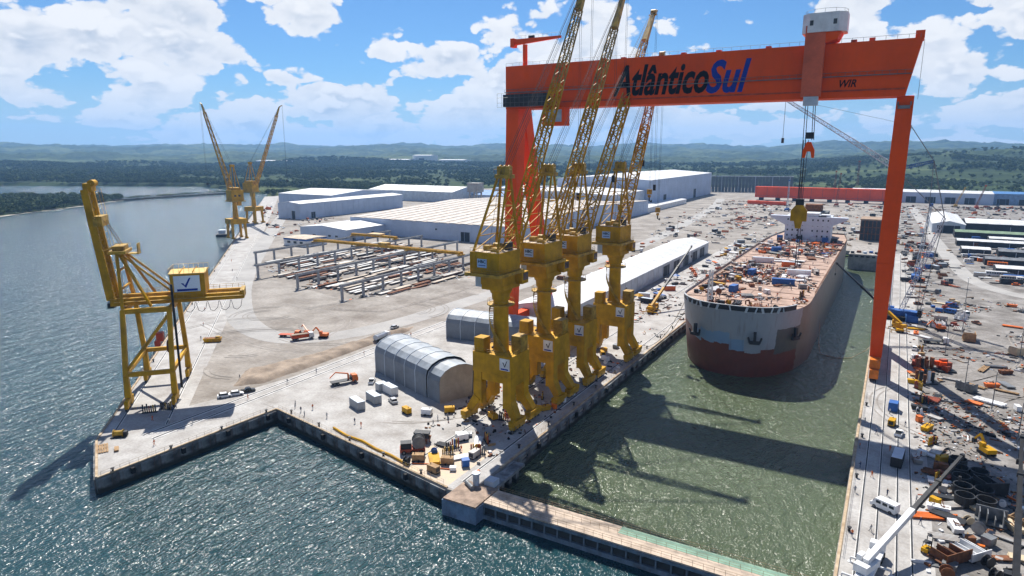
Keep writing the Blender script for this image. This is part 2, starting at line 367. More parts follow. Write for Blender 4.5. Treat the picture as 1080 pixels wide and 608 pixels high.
for k, pts in enumerate(([(-262, 178), (-232, 170), (-205, 167), (-190, 172)], [(-200, 190), (-210, 214), (-232, 222), (-262, 224)], [(-200, 300), (-190, 340), (-192, 400)], [(22, 300), (28, 330), (40, 345), (62, 340)],
                         [(18, 250), (30, 262), (44, 290), (46, 330)], [(-150, 640), (-120, 700), (-118, 800)], [(26, 215), (34, 240), (48, 260)], [(-120, 135), (-112, 139), (-104, 147)])):
    for off in (0, 2.1): lane([(x + off * .7, y + off) for x, y in pts], .5, .044 + .003 * k, TRK, 'tyre_track')
rt = random.Random(17)
for k in range(26):
    cx, cy = rt.choice(((-215, 165), (-232, 176), (-205, 205), (-222, 225), (-196, 150), (-250, 205), (-200, 245), (-192, 300), (36, 260), (40, 310), (30, 225))); r_, a0, da = rt.uniform(8, 30), rt.uniform(0, 6.28), rt.uniform(.7, 2.0)
    for off in (0, 2.0): lane([(cx + (r_ + off) * math.cos(a0 + da * q / 5), cy + (r_ + off) * math.sin(a0 + da * q / 5)) for q in range(6)], .42, .075 + .0025 * k, TRK, 'tyre_track')
# sandy mound between the road and the crane rails
def mound(name, pts, hgt, z0, mat, seed, res=.9):
    xs = [p[0] for p in pts]; ys = [p[1] for p in pts]; nx = int((max(xs) - min(xs)) / res) + 2; ny = int((max(ys) - min(ys)) / res) + 2
    X, Y = np.meshgrid(np.linspace(min(xs), max(xs), nx), np.linspace(min(ys), max(ys), ny)); ins = in_poly(X, Y, pts)
    D = np.full(X.shape, 1e9)
    for (x0, y0), (x1, y1) in zip(pts, pts[1:] + pts[:1]):
        t = np.clip(((X - x0) * (x1 - x0) + (Y - y0) * (y1 - y0)) / ((x1 - x0) ** 2 + (y1 - y0) ** 2), 0, 1); D = np.minimum(D, np.hypot(X - x0 - t * (x1 - x0), Y - y0 - t * (y1 - y0)))
    Z = np.where(ins, z0 + np.minimum(1, D / 2.5) * hgt * (.25 + 1.1 * fbm(X * .22, Y * .22, 4, seed)), -.4)
    idx = np.arange(nx * ny).reshape(ny, nx); f = [(idx[j, i], idx[j, i + 1], idx[j + 1, i + 1], idx[j + 1, i]) for j in range(ny - 1) for i in range(nx - 1) if ins[j, i] or ins[j + 1, i + 1] or ins[j, i + 1] or ins[j + 1, i]]
    me = bpy.data.meshes.new(name); me.from_pydata(np.stack([X, Y, Z], -1).reshape(-1, 3).tolist(), [], [tuple(int(a) for a in q) for q in f]); me.materials.append(mat); me.polygons.foreach_set('use_smooth', [True] * len(me.polygons)); me.update()
    return link(name, me)
tag(mound('sand_mound', [(-182, 133), (-176, 140), (-174.5, 170), (-174.5, 215), (-178, 224), (-183, 200), (-186, 168), (-192, 146)], 1.5, .05, SAND, 3), kind='structure')
tag(mound('gravel_mound', [(-232, 226), (-205, 236), (-200, 290), (-206, 350), (-222, 340), (-226, 290), (-240, 240)], .8, .05, DIRT, 9), kind='structure')
# crane rails: a pale concrete beam with the dark rail head on it
RAILB = M('rail_beam_concrete', (.66, .65, .63), .8, var=.2, scale=.3)
def rail(p, q, parent, bw=1.1, name='crane_rail', rh=.12):
    mb = MB(); mb.bar((*p, .05), (*q, .05), bw, .09); o = struct('rail_beam', mb, RAILB, parent)
    m2 = MB(); m2.bar((*p, .10 + rh / 2), (*q, .10 + rh / 2), .28, rh); struct(name, m2, DARK, o)
for x in (-170.6, -166.4): rail((x, 96), (x, 250), left_quay, 1.5)
for x in (-97, -81): rail((x, 118), (x, 470), left_quay, .9)
for x in (.3, 3.4, 7.0, 9.6): rail((x, 100), (x, 560), right_quay, .55)
for t in (3.6, 16.2): rail(qp(6, t), qp(900, t), left_quay, .8)

# ---- far country: one height field from the yard to the hills
SEAP = [(-170, 80), qp(985, 0), (-985, 838), (-1060, 846), (-1110, 868), (-1338, 945), (-1765, 742), (-3600, 350), (-3600, -1500), (0, -1500), (0, 60)]
ISLE = [(-940, 380), (-1000, 500), (-1042, 560), (-1085, 625), (-1150, 640), (-1260, 585), (-1500, 430), (-1900, 260), (-1800, 120), (-1200, 150), (-985, 290)]
A0 = math.radians(29.9)
def land_z(x, y):
    x = np.asarray(x, float); y = np.asarray(y, float); r = np.hypot(x, y); az = np.degrees(np.arctan2(x, y)) + 29.9
    sm = lambda v, a, b: (lambda t: t * t * (3 - 2 * t))(np.clip((v - a) / (b - a), 0, 1))
    z = .6 + 2.0 * fbm(x / 160, y / 160, 3, 5)
    z = z + 52 * sm(r, 1800, 4200) * np.clip(fbm(x / 620, y / 620, 4, 11) - .34, 0, 1) * 1.6
    rdg = lambda sc, sd: 1 - np.abs(2 * fbm(x / sc, y / sc, 4, sd) * 1.07 - 1)
    z = z + 120 * sm(r, 4000, 8200) * np.clip(rdg(1500, 23) - .45, 0, 1) * (.5 + np_noise(x / 700, y / 700, 29)) + 40 * sm(r, 3200, 5200) * np.clip(rdg(520, 61) - .5, 0, 1) + 26 * sm(r, 5000, 7000)
    z = z + 62 * sm(r, 1500, 2600) * sm(az, 17, 34) * (.35 + .9 * fbm(x / 330, y / 330, 4, 31)) * (1 - .6 * sm(r, 3200, 5200))
    z = z + 22 * sm(r, 2600, 3600) * np.clip(fbm(x / 260, y / 260, 3, 41) - .3, 0, 1)
    sea = in_poly(x, y, SEAP) & ~in_poly(x, y, ISLE)
    z = np.where(in_poly(x, y, ISLE), -3.2 + .8 * fbm(x / 40, y / 40, 3, 2), z)
    z = np.where(sea, -9., z); yard = in_poly(x, y, YARD) | ((x > -80) & (x < 900) & (y < 1420)); return np.where(yard, -3., z), sea, yard
def make_terrain():
    NR, NA = 270, 430; rr = 560 * (9900 / 560) ** (np.arange(NR) / (NR - 1)); aa = np.radians(np.linspace(-62, 62, NA)) - A0
    Rr, Aa = np.meshgrid(rr, aa, indexing='ij'); X = Rr * np.sin(Aa); Y = Rr * np.cos(Aa); Z, _, _ = land_z(X, Y)
    rough = np.clip((Rr - 2300) / 900, 0, 1) * (np.random.default_rng(8).uniform(-1, 1, Rr.shape) * (3.5 + Rr / 1500) + (fbm(X / 60, Y / 60, 2, 77) - .4) * 16); Z = np.where(Z > 0, Z + rough, Z)
    idx = np.arange(NR * NA).reshape(NR, NA); f = np.stack([idx[:-1, :-1], idx[1:, :-1], idx[1:, 1:], idx[:-1, 1:]], -1).reshape(-1, 4)
    me = bpy.data.meshes.new('terrain'); me.from_pydata(np.stack([X, Y, Z], -1).reshape(-1, 3).tolist(), [], f.tolist())
    m = bpy.data.materials.new('wooded_country'); m.use_nodes = True; nt = m.node_tree; N = nt.nodes; L = nt.links; b = N['Principled BSDF']; b.inputs['Roughness'].default_value = .95; b.inputs['Specular IOR Level'].default_value = .1
    tc = N.new('ShaderNodeTexCoord')
    def nz(s, d):
        n = N.new('ShaderNodeTexNoise'); n.inputs['Scale'].default_value = s; n.inputs['Detail'].default_value = d; n.inputs['Roughness'].default_value = .65; L.new(tc.outputs['Object'], n.inputs['Vector']); return n.outputs[0]
    r1 = N.new('ShaderNodeValToRGB'); L.new(nz(.012, 8), r1.inputs[0]); e = r1.color_ramp.elements; e[0].position = .38; e[0].color = (.012, .026, .008, 1); e[1].position = .62; e[1].color = (.040, .064, .018, 1)
    r2 = N.new('ShaderNodeValToRGB'); L.new(nz(.0022, 5), r2.inputs[0]); e = r2.color_ramp.elements; e[0].position = .50; e[0].color = (0, 0, 0, 1); e[1].position = .60; e[1].color = (1, 1, 1, 1)
    mx = N.new('ShaderNodeMix'); mx.data_type = 'RGBA'; L.new(r2.outputs[0], mx.inputs[0]); L.new(r1.outputs[0], mx.inputs[6]); mx.inputs[7].default_value = (.075, .10, .034, 1); L.new(mx.outputs[2], b.inputs['Base Color'])
    me.materials.append(m); me.update(); tag(link('terrain', me), kind='structure')
make_terrain()
# near shore: beaches and the causeway
BEACH = M('beach_sand', (.50, .44, .36), .9, var=.25, scale=.05)
def flat_land(name, pts, z, mat): return struct(name, MB().prism(pts, -9, z), mat)
flat_land('beach', [(-925, 370), (-968, 440), (-1020, 548), (-1060, 585), (-1062, 610), (-1090, 630), (-1000, 470), (-990, 330)], -3.4, BEACH)
flat_land('causeway', [(-1066, 600), (-1074, 600), (-1082, 720), (-1072, 860), (-1010, 900), (-1004, 892), (-1062, 852), (-1070, 720)], -1.2, M('rock_fill', (.12, .115, .10), .9, var=.4, scale=.3))
flat_land('shore_flat', [qp(985, 0), (-985, 838), (-1062, 852), (-1110, 872), (-1000, 960), (-860, 930)], -1.0, M('reed_grass', (.10, .14, .045), .95, var=.35, scale=.05))

# ---- woods: instanced crowns over the country (uncountable mass)
def leaf_mat(name, c):
    m = bpy.data.materials.new(name); m.use_nodes = True; nt = m.node_tree; N = nt.nodes; L = nt.links; b = N['Principled BSDF']; b.inputs['Roughness'].default_value = .8; b.inputs['Specular IOR Level'].default_value = .2
    oi = N.new('ShaderNodeObjectInfo'); rp = N.new('ShaderNodeValToRGB'); L.new(oi.outputs['Random'], rp.inputs[0]); e = rp.color_ramp.elements
    e[0].color = (c[0] * .55, c[1] * .62, c[2] * .55, 1); e[1].color = (c[0] * 1.5, c[1] * 1.3, c[2] * 1.2, 1); L.new(rp.outputs[0], b.inputs['Base Color']); return m
LEAF = leaf_mat('tree_leaves', (.055, .092, .022)); BARK = M('bark', (.09, .065, .045), .9)
def crown_mesh(seed, rx, rz, n, leaf, lobes=6):
    rg = np.random.default_rng(seed); mb = MB(); C = []
    for k in range(lobes):
        a = rg.uniform(0, 6.28); d = rg.uniform(.15, .62); C.append((rx * d * math.cos(a), rx * d * math.sin(a), rz * rg.uniform(.7, 1.5), rx * rg.uniform(.42, .62)))
    C.append((0, 0, rz * 1.25, rx * .62))
    for k in range(n):
        c = C[rg.integers(len(C))]; v = rg.normal(size=3); v /= np.linalg.norm(v); v[2] = abs(v[2]) * .9 - .25; p = np.array(c[:3]) + v * c[3] * rg.uniform(.75, 1.05)
        nn = v + rg.normal(size=3) * .45; nn /= np.linalg.norm(nn); t = np.cross(nn, (0, 0, 1) if abs(nn[2]) < .9 else (1, 0, 0)); t /= np.linalg.norm(t); u = np.cross(nn, t); s = leaf * rg.uniform(.6, 1.25); w = s * rg.uniform(.55, 1)
        mb.add([p - t * s, p + u * w, p + t * s, p - u * w * .8], [(0, 1, 2, 3)], 0)
    mb.tube((0, 0, -.6), (0, 0, rz * 1.1), rx * .06, rx * .03, 5, 1)
    for k in range(4): c = C[k]; mb.tube((0, 0, rz * .55), c[:3], rx * .03, rx * .012, 4, 1)
    return mb
TREES = bpy.data.collections.new('tree_kinds')
for k, (rx, rz) in enumerate(((4.6, 4.4), (5.6, 4.6), (3.8, 4.8), (5.0, 3.8), (3.2, 3.6))):
    o = bpy.data.objects.new('tree_kind', crown_mesh(k + 3, rx, rz, 190, rx * .21).mesh('tree_kind', [LEAF, BARK])); TREES.objects.link(o)
def scatter_group():
    g = bpy.data.node_groups.new('scatter_trees', 'GeometryNodeTree'); g.interface.new_socket('Geometry', in_out='INPUT', socket_type='NodeSocketGeometry'); g.interface.new_socket('Geometry', in_out='OUTPUT', socket_type='NodeSocketGeometry')
    N = g.nodes; L = g.links; i = N.new('NodeGroupInput'); o = N.new('NodeGroupOutput'); ip = N.new('GeometryNodeInstanceOnPoints'); ci = N.new('GeometryNodeCollectionInfo')
    ci.inputs[0].default_value = TREES; ci.inputs['Separate Children'].default_value = True; ci.inputs['Reset Children'].default_value = True; ip.inputs['Pick Instance'].default_value = True
    L.new(i.outputs[0], ip.inputs['Points']); L.new(ci.outputs[0], ip.inputs['Instance'])
    at = N.new('GeometryNodeInputNamedAttribute'); at.data_type = 'FLOAT_VECTOR'; at.inputs[0].default_value = 'size'; L.new(at.outputs[0], ip.inputs['Scale'])
    rv = N.new('FunctionNodeRandomValue'); rv.data_type = 'FLOAT_VECTOR'; rv.inputs[0].default_value = (0, 0, 0); rv.inputs[1].default_value = (.1, .1, 6.28); L.new(rv.outputs[0], ip.inputs['Rotation'])
    L.new(ip.outputs[0], o.inputs[0]); return g
SG = scatter_group()
def woods(name, label, pts, sizes):
    me = bpy.data.meshes.new(name); me.from_pydata(pts.tolist(), [], []); at = me.attributes.new('size', 'FLOAT_VECTOR', 'POINT'); at.data.foreach_set('vector', np.repeat(sizes, 3).astype(np.float32)); me.materials.append(LEAF)
    o = link(name, me); md = o.modifiers.new('scatter', 'NODES'); md.node_group = SG; return tag(o, label, 'trees', kind='stuff')
rg = np.random.default_rng(5)
def polar(n, r0, r1, a0, a1):
    r = np.sqrt(rg.uniform(r0 ** 2, r1 ** 2, n)); a = np.radians(rg.uniform(a0, a1, n)) - A0; return r * np.sin(a), r * np.cos(a), r
def make_woods():
    P, S = [], []
    for n, r0, r1, sc in ((36000, 640, 1900, 1.0), (30000, 1900, 3400, 1.5)):
        x, y, r = polar(n, r0, r1, -42, 42); z, sea, yard = land_z(x, y); az = np.degrees(np.arctan2(x, y)) + 29.9
        grass = fbm(x / 190, y / 190, 4, 51); open_ = np.where((az > 2) & (r > 1450), .40, .50 + .0 * az); open_ = np.where(in_poly(x, y, ISLE), .9, open_)
        edge = (np.hypot(x + 1040, y - 870) < 60) | ((np.abs(x + 930) < 95) & (np.abs(y - 868) < 60))
        k = (~sea) & (~yard) & ((grass < open_) | (rg.uniform(size=n) < .07)) & ~edge
        P.append(np.stack([x, y, z], -1)[k]); S.append((sc * rg.uniform(.65, 1.25, n))[k])
    x = rg.uniform(-1900, -950, 9000); y = rg.uniform(120, 640, 9000); k = in_poly(x, y, ISLE); x = x[k]; y = y[k]; z, _, _ = land_z(x, y); P.append(np.stack([x, y, z], -1)); S.append(rg.uniform(.5, .85, len(x)))
    P = np.concatenate(P); S = np.concatenate(S); k = rg.permutation(len(P)); woods('mangrove_woods', 'dense green woods spread over the country behind the yard', P[k], S[k])
    t = rg.uniform(0, 1, 260); x = np.interp(t, [0, .45, .8, 1], [-1070, -1078, -1068, -1010]) + rg.uniform(-3, 3, 260); y = np.interp(t, [0, .45, .8, 1], [602, 720, 858, 895]); woods('causeway_scrub', 'low dark scrub along the thin causeway across the bay', np.stack([x, y, np.full(260, -1.2)], -1), rg.uniform(.25, .5, 260))
make_woods()
# ---- haze
def make_haze():
    m = bpy.data.materials.new('haze_air'); m.use_nodes = True; N = m.node_tree.nodes; N.remove(N['Principled BSDF']); v = N.new('ShaderNodeVolumePrincipled'); v.inputs['Density'].default_value = 8.0e-5; v.inputs['Color'].default_value = (.28, .56, 1.0, 1); v.inputs['Anisotropy'].default_value = .2
    m.node_tree.links.new(v.outputs[0], N['Material Output'].inputs['Volume']); tag(MB().bx(-11000, 11000, -2000, 11000, -13, 420).build('haze', m), 'thin pale haze over the far country', 'haze', kind='stuff')
make_haze()

# ================================================================== DOCK GATE
def dock_gate():
    t = thing('dock_gate', 'long rust-stained caisson gate with walkway closing the dock mouth', 'dock gate', (-76, 112, 0))
    GB = M('gate_blue_grey', (.16, .22, .28), .7, var=.35, scale=.3, streak=.4)
    MB().bx(4, 74, 1.2, 7.0, -11, -.45).build('hull', GB, t)
    w = MB().bx(4, 74, .6, 6.8, -.42, -.10).build('walkway', M('walkway_tan', (.52, .42, .33), .85, var=.25, scale=.3), t)
    g = MB().bx(34, 74, 4.2, 6.7, -.09, -.05); g.build('walkway_mat', M('mat_green', (.22, .36, .27), .8), w)
    fr = MB().bx(4, 74, .45, 1.2, -1.1, -.45).bx(4, 74, .45, 1.2, -4.0, -3.0).build('face_beam', GB, t)
    pane = MB().bx(-1.2, 1.2, 0, .12, -2.7, -1.35).mesh('panel', M('gate_panel_dark', (.045, .05, .055), .6)); post = MB().bx(-.16, .16, -.15, .6, -3.0, -1.1).mesh('rib', GB)
    for k in range(23):
        x = 5.6 + k * 3.0
        link('panel', pane, t, (x, .75, 0)); link('rib', post, t, (x - 1.5, .6, 0))
    for y, nm in ((6.6, 'railing'), (.8, 'railing'), (4.0, 'railing')):
        m = MB()
        for k in range(36): m.tube((4 + k * 2, y, -.1), (4 + k * 2, y, 1.0), .035, n=4)
        for z in (.5, 1.0): m.tube((4, y, z), (74, y, z), .035, n=4)
        m.build(nm, M('railing_brown', (.30, .20, .11), .7), t)
    # end block at the left abutment
    MB().bx(-5.0, 4.0, -2.6, 7.2, -11, -.3).build('end_block', M('block_blue', (.17, .25, .36), .7, var=.3, scale=.3, streak=.3), t)
    d = MB().bx(-4.8, 3.8, -2.4, 7.0, -.3, .06).build('end_deck', M('deck_brown', (.34, .25, .19), .85, var=.35, scale=.4), t)
    MB().box((1.2, 8.6, -1.2), (2.6, 2.6, 4.6)).build('guide_pillar', PALE, t); MB().tube((-1.6, 6.3, 0), (-1.6, 6.3, 2.6), .75, n=12).tube((-1.6, 6.3, 2.6), (-1.6, 6.3, 3.0), 1.0, n=12).build('vent_pipe', PALE, t)
    MB().tube((-3.8, 5.5, .5), (-.9, 3.7, .5), .55, n=10).build('tank', STEEL, t)
dock_gate()
def gate_slot():
    m = MB()
    for k in range(4): m.bx(-76.4, -74.2 + .25 * k, 120.6 + k * 3.1, 121.9 + k * 3.1, -10, -1.1)
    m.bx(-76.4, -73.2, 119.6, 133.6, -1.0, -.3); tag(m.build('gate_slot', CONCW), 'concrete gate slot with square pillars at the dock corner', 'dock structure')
gate_slot()

# ================================================================== GOLIATH GANTRY CRANE
def gantry():
    X0, X1, Y0, Y1, Z0, Z1 = -139.5, 0.6, 237.6, 247.4, 91.8, 108.2
    t = thing('gantry_crane', 'huge orange gantry crane with big lettered girder spanning the dock', 'gantry crane', (-69, 242, 0))
    def B(mb, name, mat, parent=None): o = mb.build(name, mat, parent or t); o.location = (69, -242, 0) if parent is None else (0, 0, 0); return o
    gm = MB(); gm.ext([(X0, Z0), (X1 - 1.5, Z0), (X1 + 1.6, Z1), (X0, Z1)], 'y', Y0, Y1); g = B(gm, 'girder', ORA)
    B(MB().bx(X0, X1 - 1.6, Y0 - .45, Y0 - .003, Z0 + 1.9, Z0 + 2.35), 'lower_flange', ORA2, g)
    B(MB().bx(X0, X1 - .2, Y0 - 1.0, Y0 - .003, Z0 + 6.3, Z0 + 6.5), 'walkway', STEEL, g)
    m = MB()
    for k in range(71): m.tube((X0 + 2 * k, Y0 - .95, Z0 + 6.5), (X0 + 2 * k, Y0 - .95, Z0 + 7.5), .04, n=4)
    m.tube((X0, Y0 - .95, Z0 + 7.5), (X1, Y0 - .95, Z0 + 7.5), .05, n=4); B(m, 'handrail', STEEL, g)
    m = MB()
    for k in range(48): m.tube((X0 + 3 * k, Y0 + .3, Z1), (X0 + 3 * k, Y0 + .3, Z1 + 1.2), .05, n=4)
    m.tube((X0, Y0 + .3, Z1 + 1.2), (X1, Y0 + .3, Z1 + 1.2), .05, n=4); B(m, 'handrail', STEEL, g)
    for x, h in ((-100, .9), (-92, .7), (-70, .8), (-58, .8), (-42, .9), (-12, 1.2), (-17, 1.0)): B(MB().bx(x, x + 1.6, Y0 + 2, Y0 + 4, Z1, Z1 + h), 'roof_box', ORA2, g)
    B(MB().bx(X1 - .5, X1 + 1.9, Y0 + 1, Y1 - 1, Z1, Z1 + 2.2), 'end_bracket', ORA, g)
    # lettering on the face
    def LT(txt, mat, x0, x1, z0, h, sh=.28, bold=.0):
        o = lettering(txt, mat, g, x0, x1, Y0 - 1.12 if False else Y0 - .01, z0, h, shear=sh, bold=bold); return o
    LT('Atl\u00e2ntico', INK, -94.0, -59.4, 94.9, 10.8, .30, .028); LT('Sul', INKB, -60.2, -45.8, 94.7, 10.9, .30, .028)
    LT('WIR', INK, -19.0, -14.2, 94.9, 2.3, .25, .02)
    # rigid A leg at the far left
    B(MB().bar((-136.6, 241.0, 92), (-136.6, 236.5, 4), 5.6, 6.4, 4.4, 4.6, up=(0, 1, 0)), 'leg', ORA); B(MB().bar((-136.6, 246.0, 91.9), (-136.6, 271, 4), 5.2, 6.0, 4.2, 4.4, up=(0, 1, 0)), 'leg', ORA)
    B(MB().bx(-138.4, -134.8, 234, 274, 4.2, 7.4), 'sill_beam', ORA)
    lg = None
    for y in (236.5, 271): B(MB().bx(-138.2, -135.0, y - 6, y + 6, .3, 4.1), 'bogie', YEL2)
    me = lettering('1500', INK, g, -138.8, -134.5, 237.9, 86.2, 1.9, bold=.01); me.name = 'lettering'
    # slim leg on the right quay
    rl = B(MB().bar((-.6, 241.6, 92), (-.9, 246.0, 40), 2.4, 4.6, 3.6, 5.0, up=(1, 0, 0)).bar((-.9, 246.0, 40), (-.6, 250, 7.2), 3.6, 5.0, 2.7, 3.6, up=(1, 0, 0)), 'leg', ORA)
    B(MB().bar((-.6, 245.5, 91.9), (-.7, 288, 7.2), 2.4, 4.2, 2.7, 3.4, up=(1, 0, 0)), 'leg', ORA)
    B(MB().bx(-2.4, .9, 240, 245, 88.2, 89.2).bx(-2.6, -2.2, 239.6, 245.4, 89.2, 90.3).bx(.8, 1.2, 239.6, 245.4, 89.2, 90.3), 'platform', STEEL, rl)
    m = MB()
    for k in range(16):
        z = 92.5 + k; m.bar((X1 + 2.0, 240 + .6, z), (X1 + 2.0, 241.4, z), .08)
    m.bar((X1 + 2.0, 240.6, 91), (X1 + 2.0, 240.6, 108), .1).bar((X1 + 2.0, 241.4, 91), (X1 + 2.0, 241.4, 108), .1); B(m, 'ladder', STEEL)
    ORY = M('orange_yellow', (.78, .20, .015), .5, var=.25, scale=.4)
    B(MB().bx(-2.1, 1.1, 244.5, 294, 4.2, 7.1), 'sill_beam', ORY)
    for y in (245, 250, 255, 260, 279, 284, 289, 294):
        b = B(MB().bx(-1.9, .9, y - 2.1, y + 2.1, 1.0, 4.0), 'bogie', ORY)
        for dy in (-1.1, 1.1): B(MB().tube((-1.1, y + dy, .85), (.1, y + dy, .85), .62, n=10), 'wheel', DARK, b)
    # trolley hanging in front, with its white cabin on top
    tr = B(MB().bx(-29.6, -23.8, Y0 - 3.2, Y0 - 1.3, 92.4, 113.5).bx(-29.6, -23.8, Y0 - 1.3, Y1 + 2, 108.9, 110.6), 'trolley', M('trolley_orange', (.66, .12, .045), .5, var=.2, scale=.15))
    B(MB().prism([(-30.8, 236), (-28.6, 233.8), (-20.4, 233.8), (-18.2, 236), (-18.2, 242), (-20.4, 244.2), (-28.6, 244.2), (-30.8, 242)], 111.4, 117.0), 'cabin', WHITE, tr)
    B(MB().ext([(-29.5, 111.35), (-19.5, 111.35), (-20.5, 109.2), (-23.4, 108.3), (-29.0, 108.3)], 'y', 234.6, 243.4), 'cabin_base', ORA, tr)
    for x in (-28.0, -21.4): B(MB().bx(x - .5, x + .5, 233.72, 233.79, 113.4, 114.9), 'window', GLASS, tr)
    m = MB()
    for k in range(12): a = k / 12 * 6.283; m.tube((-24.5 + 6 * math.cos(a), 239 + 5 * math.sin(a), 117), (-24.5 + 6 * math.cos(a), 239 + 5 * math.sin(a), 118.2), .05, n=4)
    m.poly([(-24.5 + 6 * math.cos(k / 12 * 6.283), 239 + 5 * math.sin(k / 12 * 6.283), 118.2) for k in range(13)], .05, 4); B(m, 'roof_railing', STEEL, tr)
    B(MB().bx(-28.6, -24.4, Y0 - 3.6, Y0 - 1.2, 89.6, 92.3), 'hoist_box', PALE, tr)
    # machinery on the left, cabin below, service crane above
    B(MB().bx(-138.8, -119.2, Y0 - 3.4, Y0 - .46, 92.6, 97.2), 'machinery_house', DARK)
    m = MB()
    for k in range(14): m.tube((-141 + 2 * k, Y0 - 4.2, 92.4), (-141 + 2 * k, Y0 - 4.2, 97.6), .06, n=4)
    for z in (92.4, 94, 96, 97.6): m.tube((-141, Y0 - 4.2, z), (-115, Y0 - 4.2, z), .06, n=4)
    B(m, 'gallery_frame', STEEL)
    c = B(MB().bx(-121.4, -112.2, Y0 - 3, Y0 + 2, 85.0, 86.4).bx(-121.4, -112.2, Y0 - 3, Y0 + 2, 91.0, 91.75).bx(-121.4, -120.4, Y0 - 3, Y0 + 2, 86.41, 90.99).bx(-113.2, -112.2, Y0 - 3, Y0 + 2, 86.41, 90.99), 'operator_cabin', ORA)
    B(MB().bx(-120.4, -113.2, Y0 - 2.7, Y0 + 1.7, 86.42, 90.98), 'window', M('cabin_glass', (.32, .42, .50), .1), c)
    j = B(MB().tube((-132.6, 241, 108.2), (-132.6, 241, 116.4), .95, n=10), 'service_crane_mast', ORA)
    B(MB().bar((-137.8, 240.9, 117.5), (-117, 241, 118.2), 1.5, 2.2, .9, .8).bx(-138.6, -136.9, 239.6, 242.2, 115.6, 118.9), 'service_crane_arm', ORA, j)
    m = MB()
    for k in range(11): m.tube((-136 + 1.9 * k, 240.4, 118.4), (-136 + 1.9 * k, 240.4, 119.8), .04, n=4)
    m.tube((-136, 240.4, 119.8), (-117, 240.4, 119.8), .04, n=4); B(m, 'arm_railing', STEEL, j); B(MB().bx(-131, -128.6, 240.6, 241.5, 118.5, 119.6), 'winch', DARK, j)
    # hoist ropes and hook blocks
    m = MB()
    for x in (-28, -27.3, -25.7, -25.1): m.tube((x, 236.2, 90), (x + .4, 236.2, 60 if x < -26.5 else 79), .11, n=4)
    for x in (-27.6, -27.0, -26.2): m.tube((x, 236, 79), (x - .3, 236, 59), .09, n=4)
    B(m, 'hoist_rope', ROPE)
    hb = B(MB().bx(-27.2, -24.8, 235.4, 237, 79.4, 81.4), 'upper_block', DARK)
    B(MB().ext([(-27.6, 73.4), (-27.6, 75.8), (-26.6, 78.4), (-25.4, 78.4), (-24.2, 75.8), (-24.2, 73.4), (-24.9, 73.4), (-25.3, 75.4), (-26.5, 75.4), (-26.9, 73.4)], 'y', 235.5, 236.9), 'hook_block', ORA)
    B(MB().bx(-28.3, -25.9, 235.2, 236.9, 58.3, 60.2), 'lower_block', DARK)
    B(MB().ext([(-29.6, 53.0), (-29.6, 56.4), (-28.1, 58.4), (-26.1, 58.4), (-24.7, 56.4), (-24.7, 53.0), (-25.9, 53.0), (-26.3, 50.6), (-27.9, 50.6), (-28.4, 53.0)], 'y', 235.3, 236.8), 'lifting_frame', YEL)
    B(MB().tube((-26.9, 236, 50.7), (-26.9, 236, 37), .13, n=4).tube((-26.2, 236, 50.7), (-26.2, 236, 38), .1, n=4), 'sling', ROPE)
gantry()

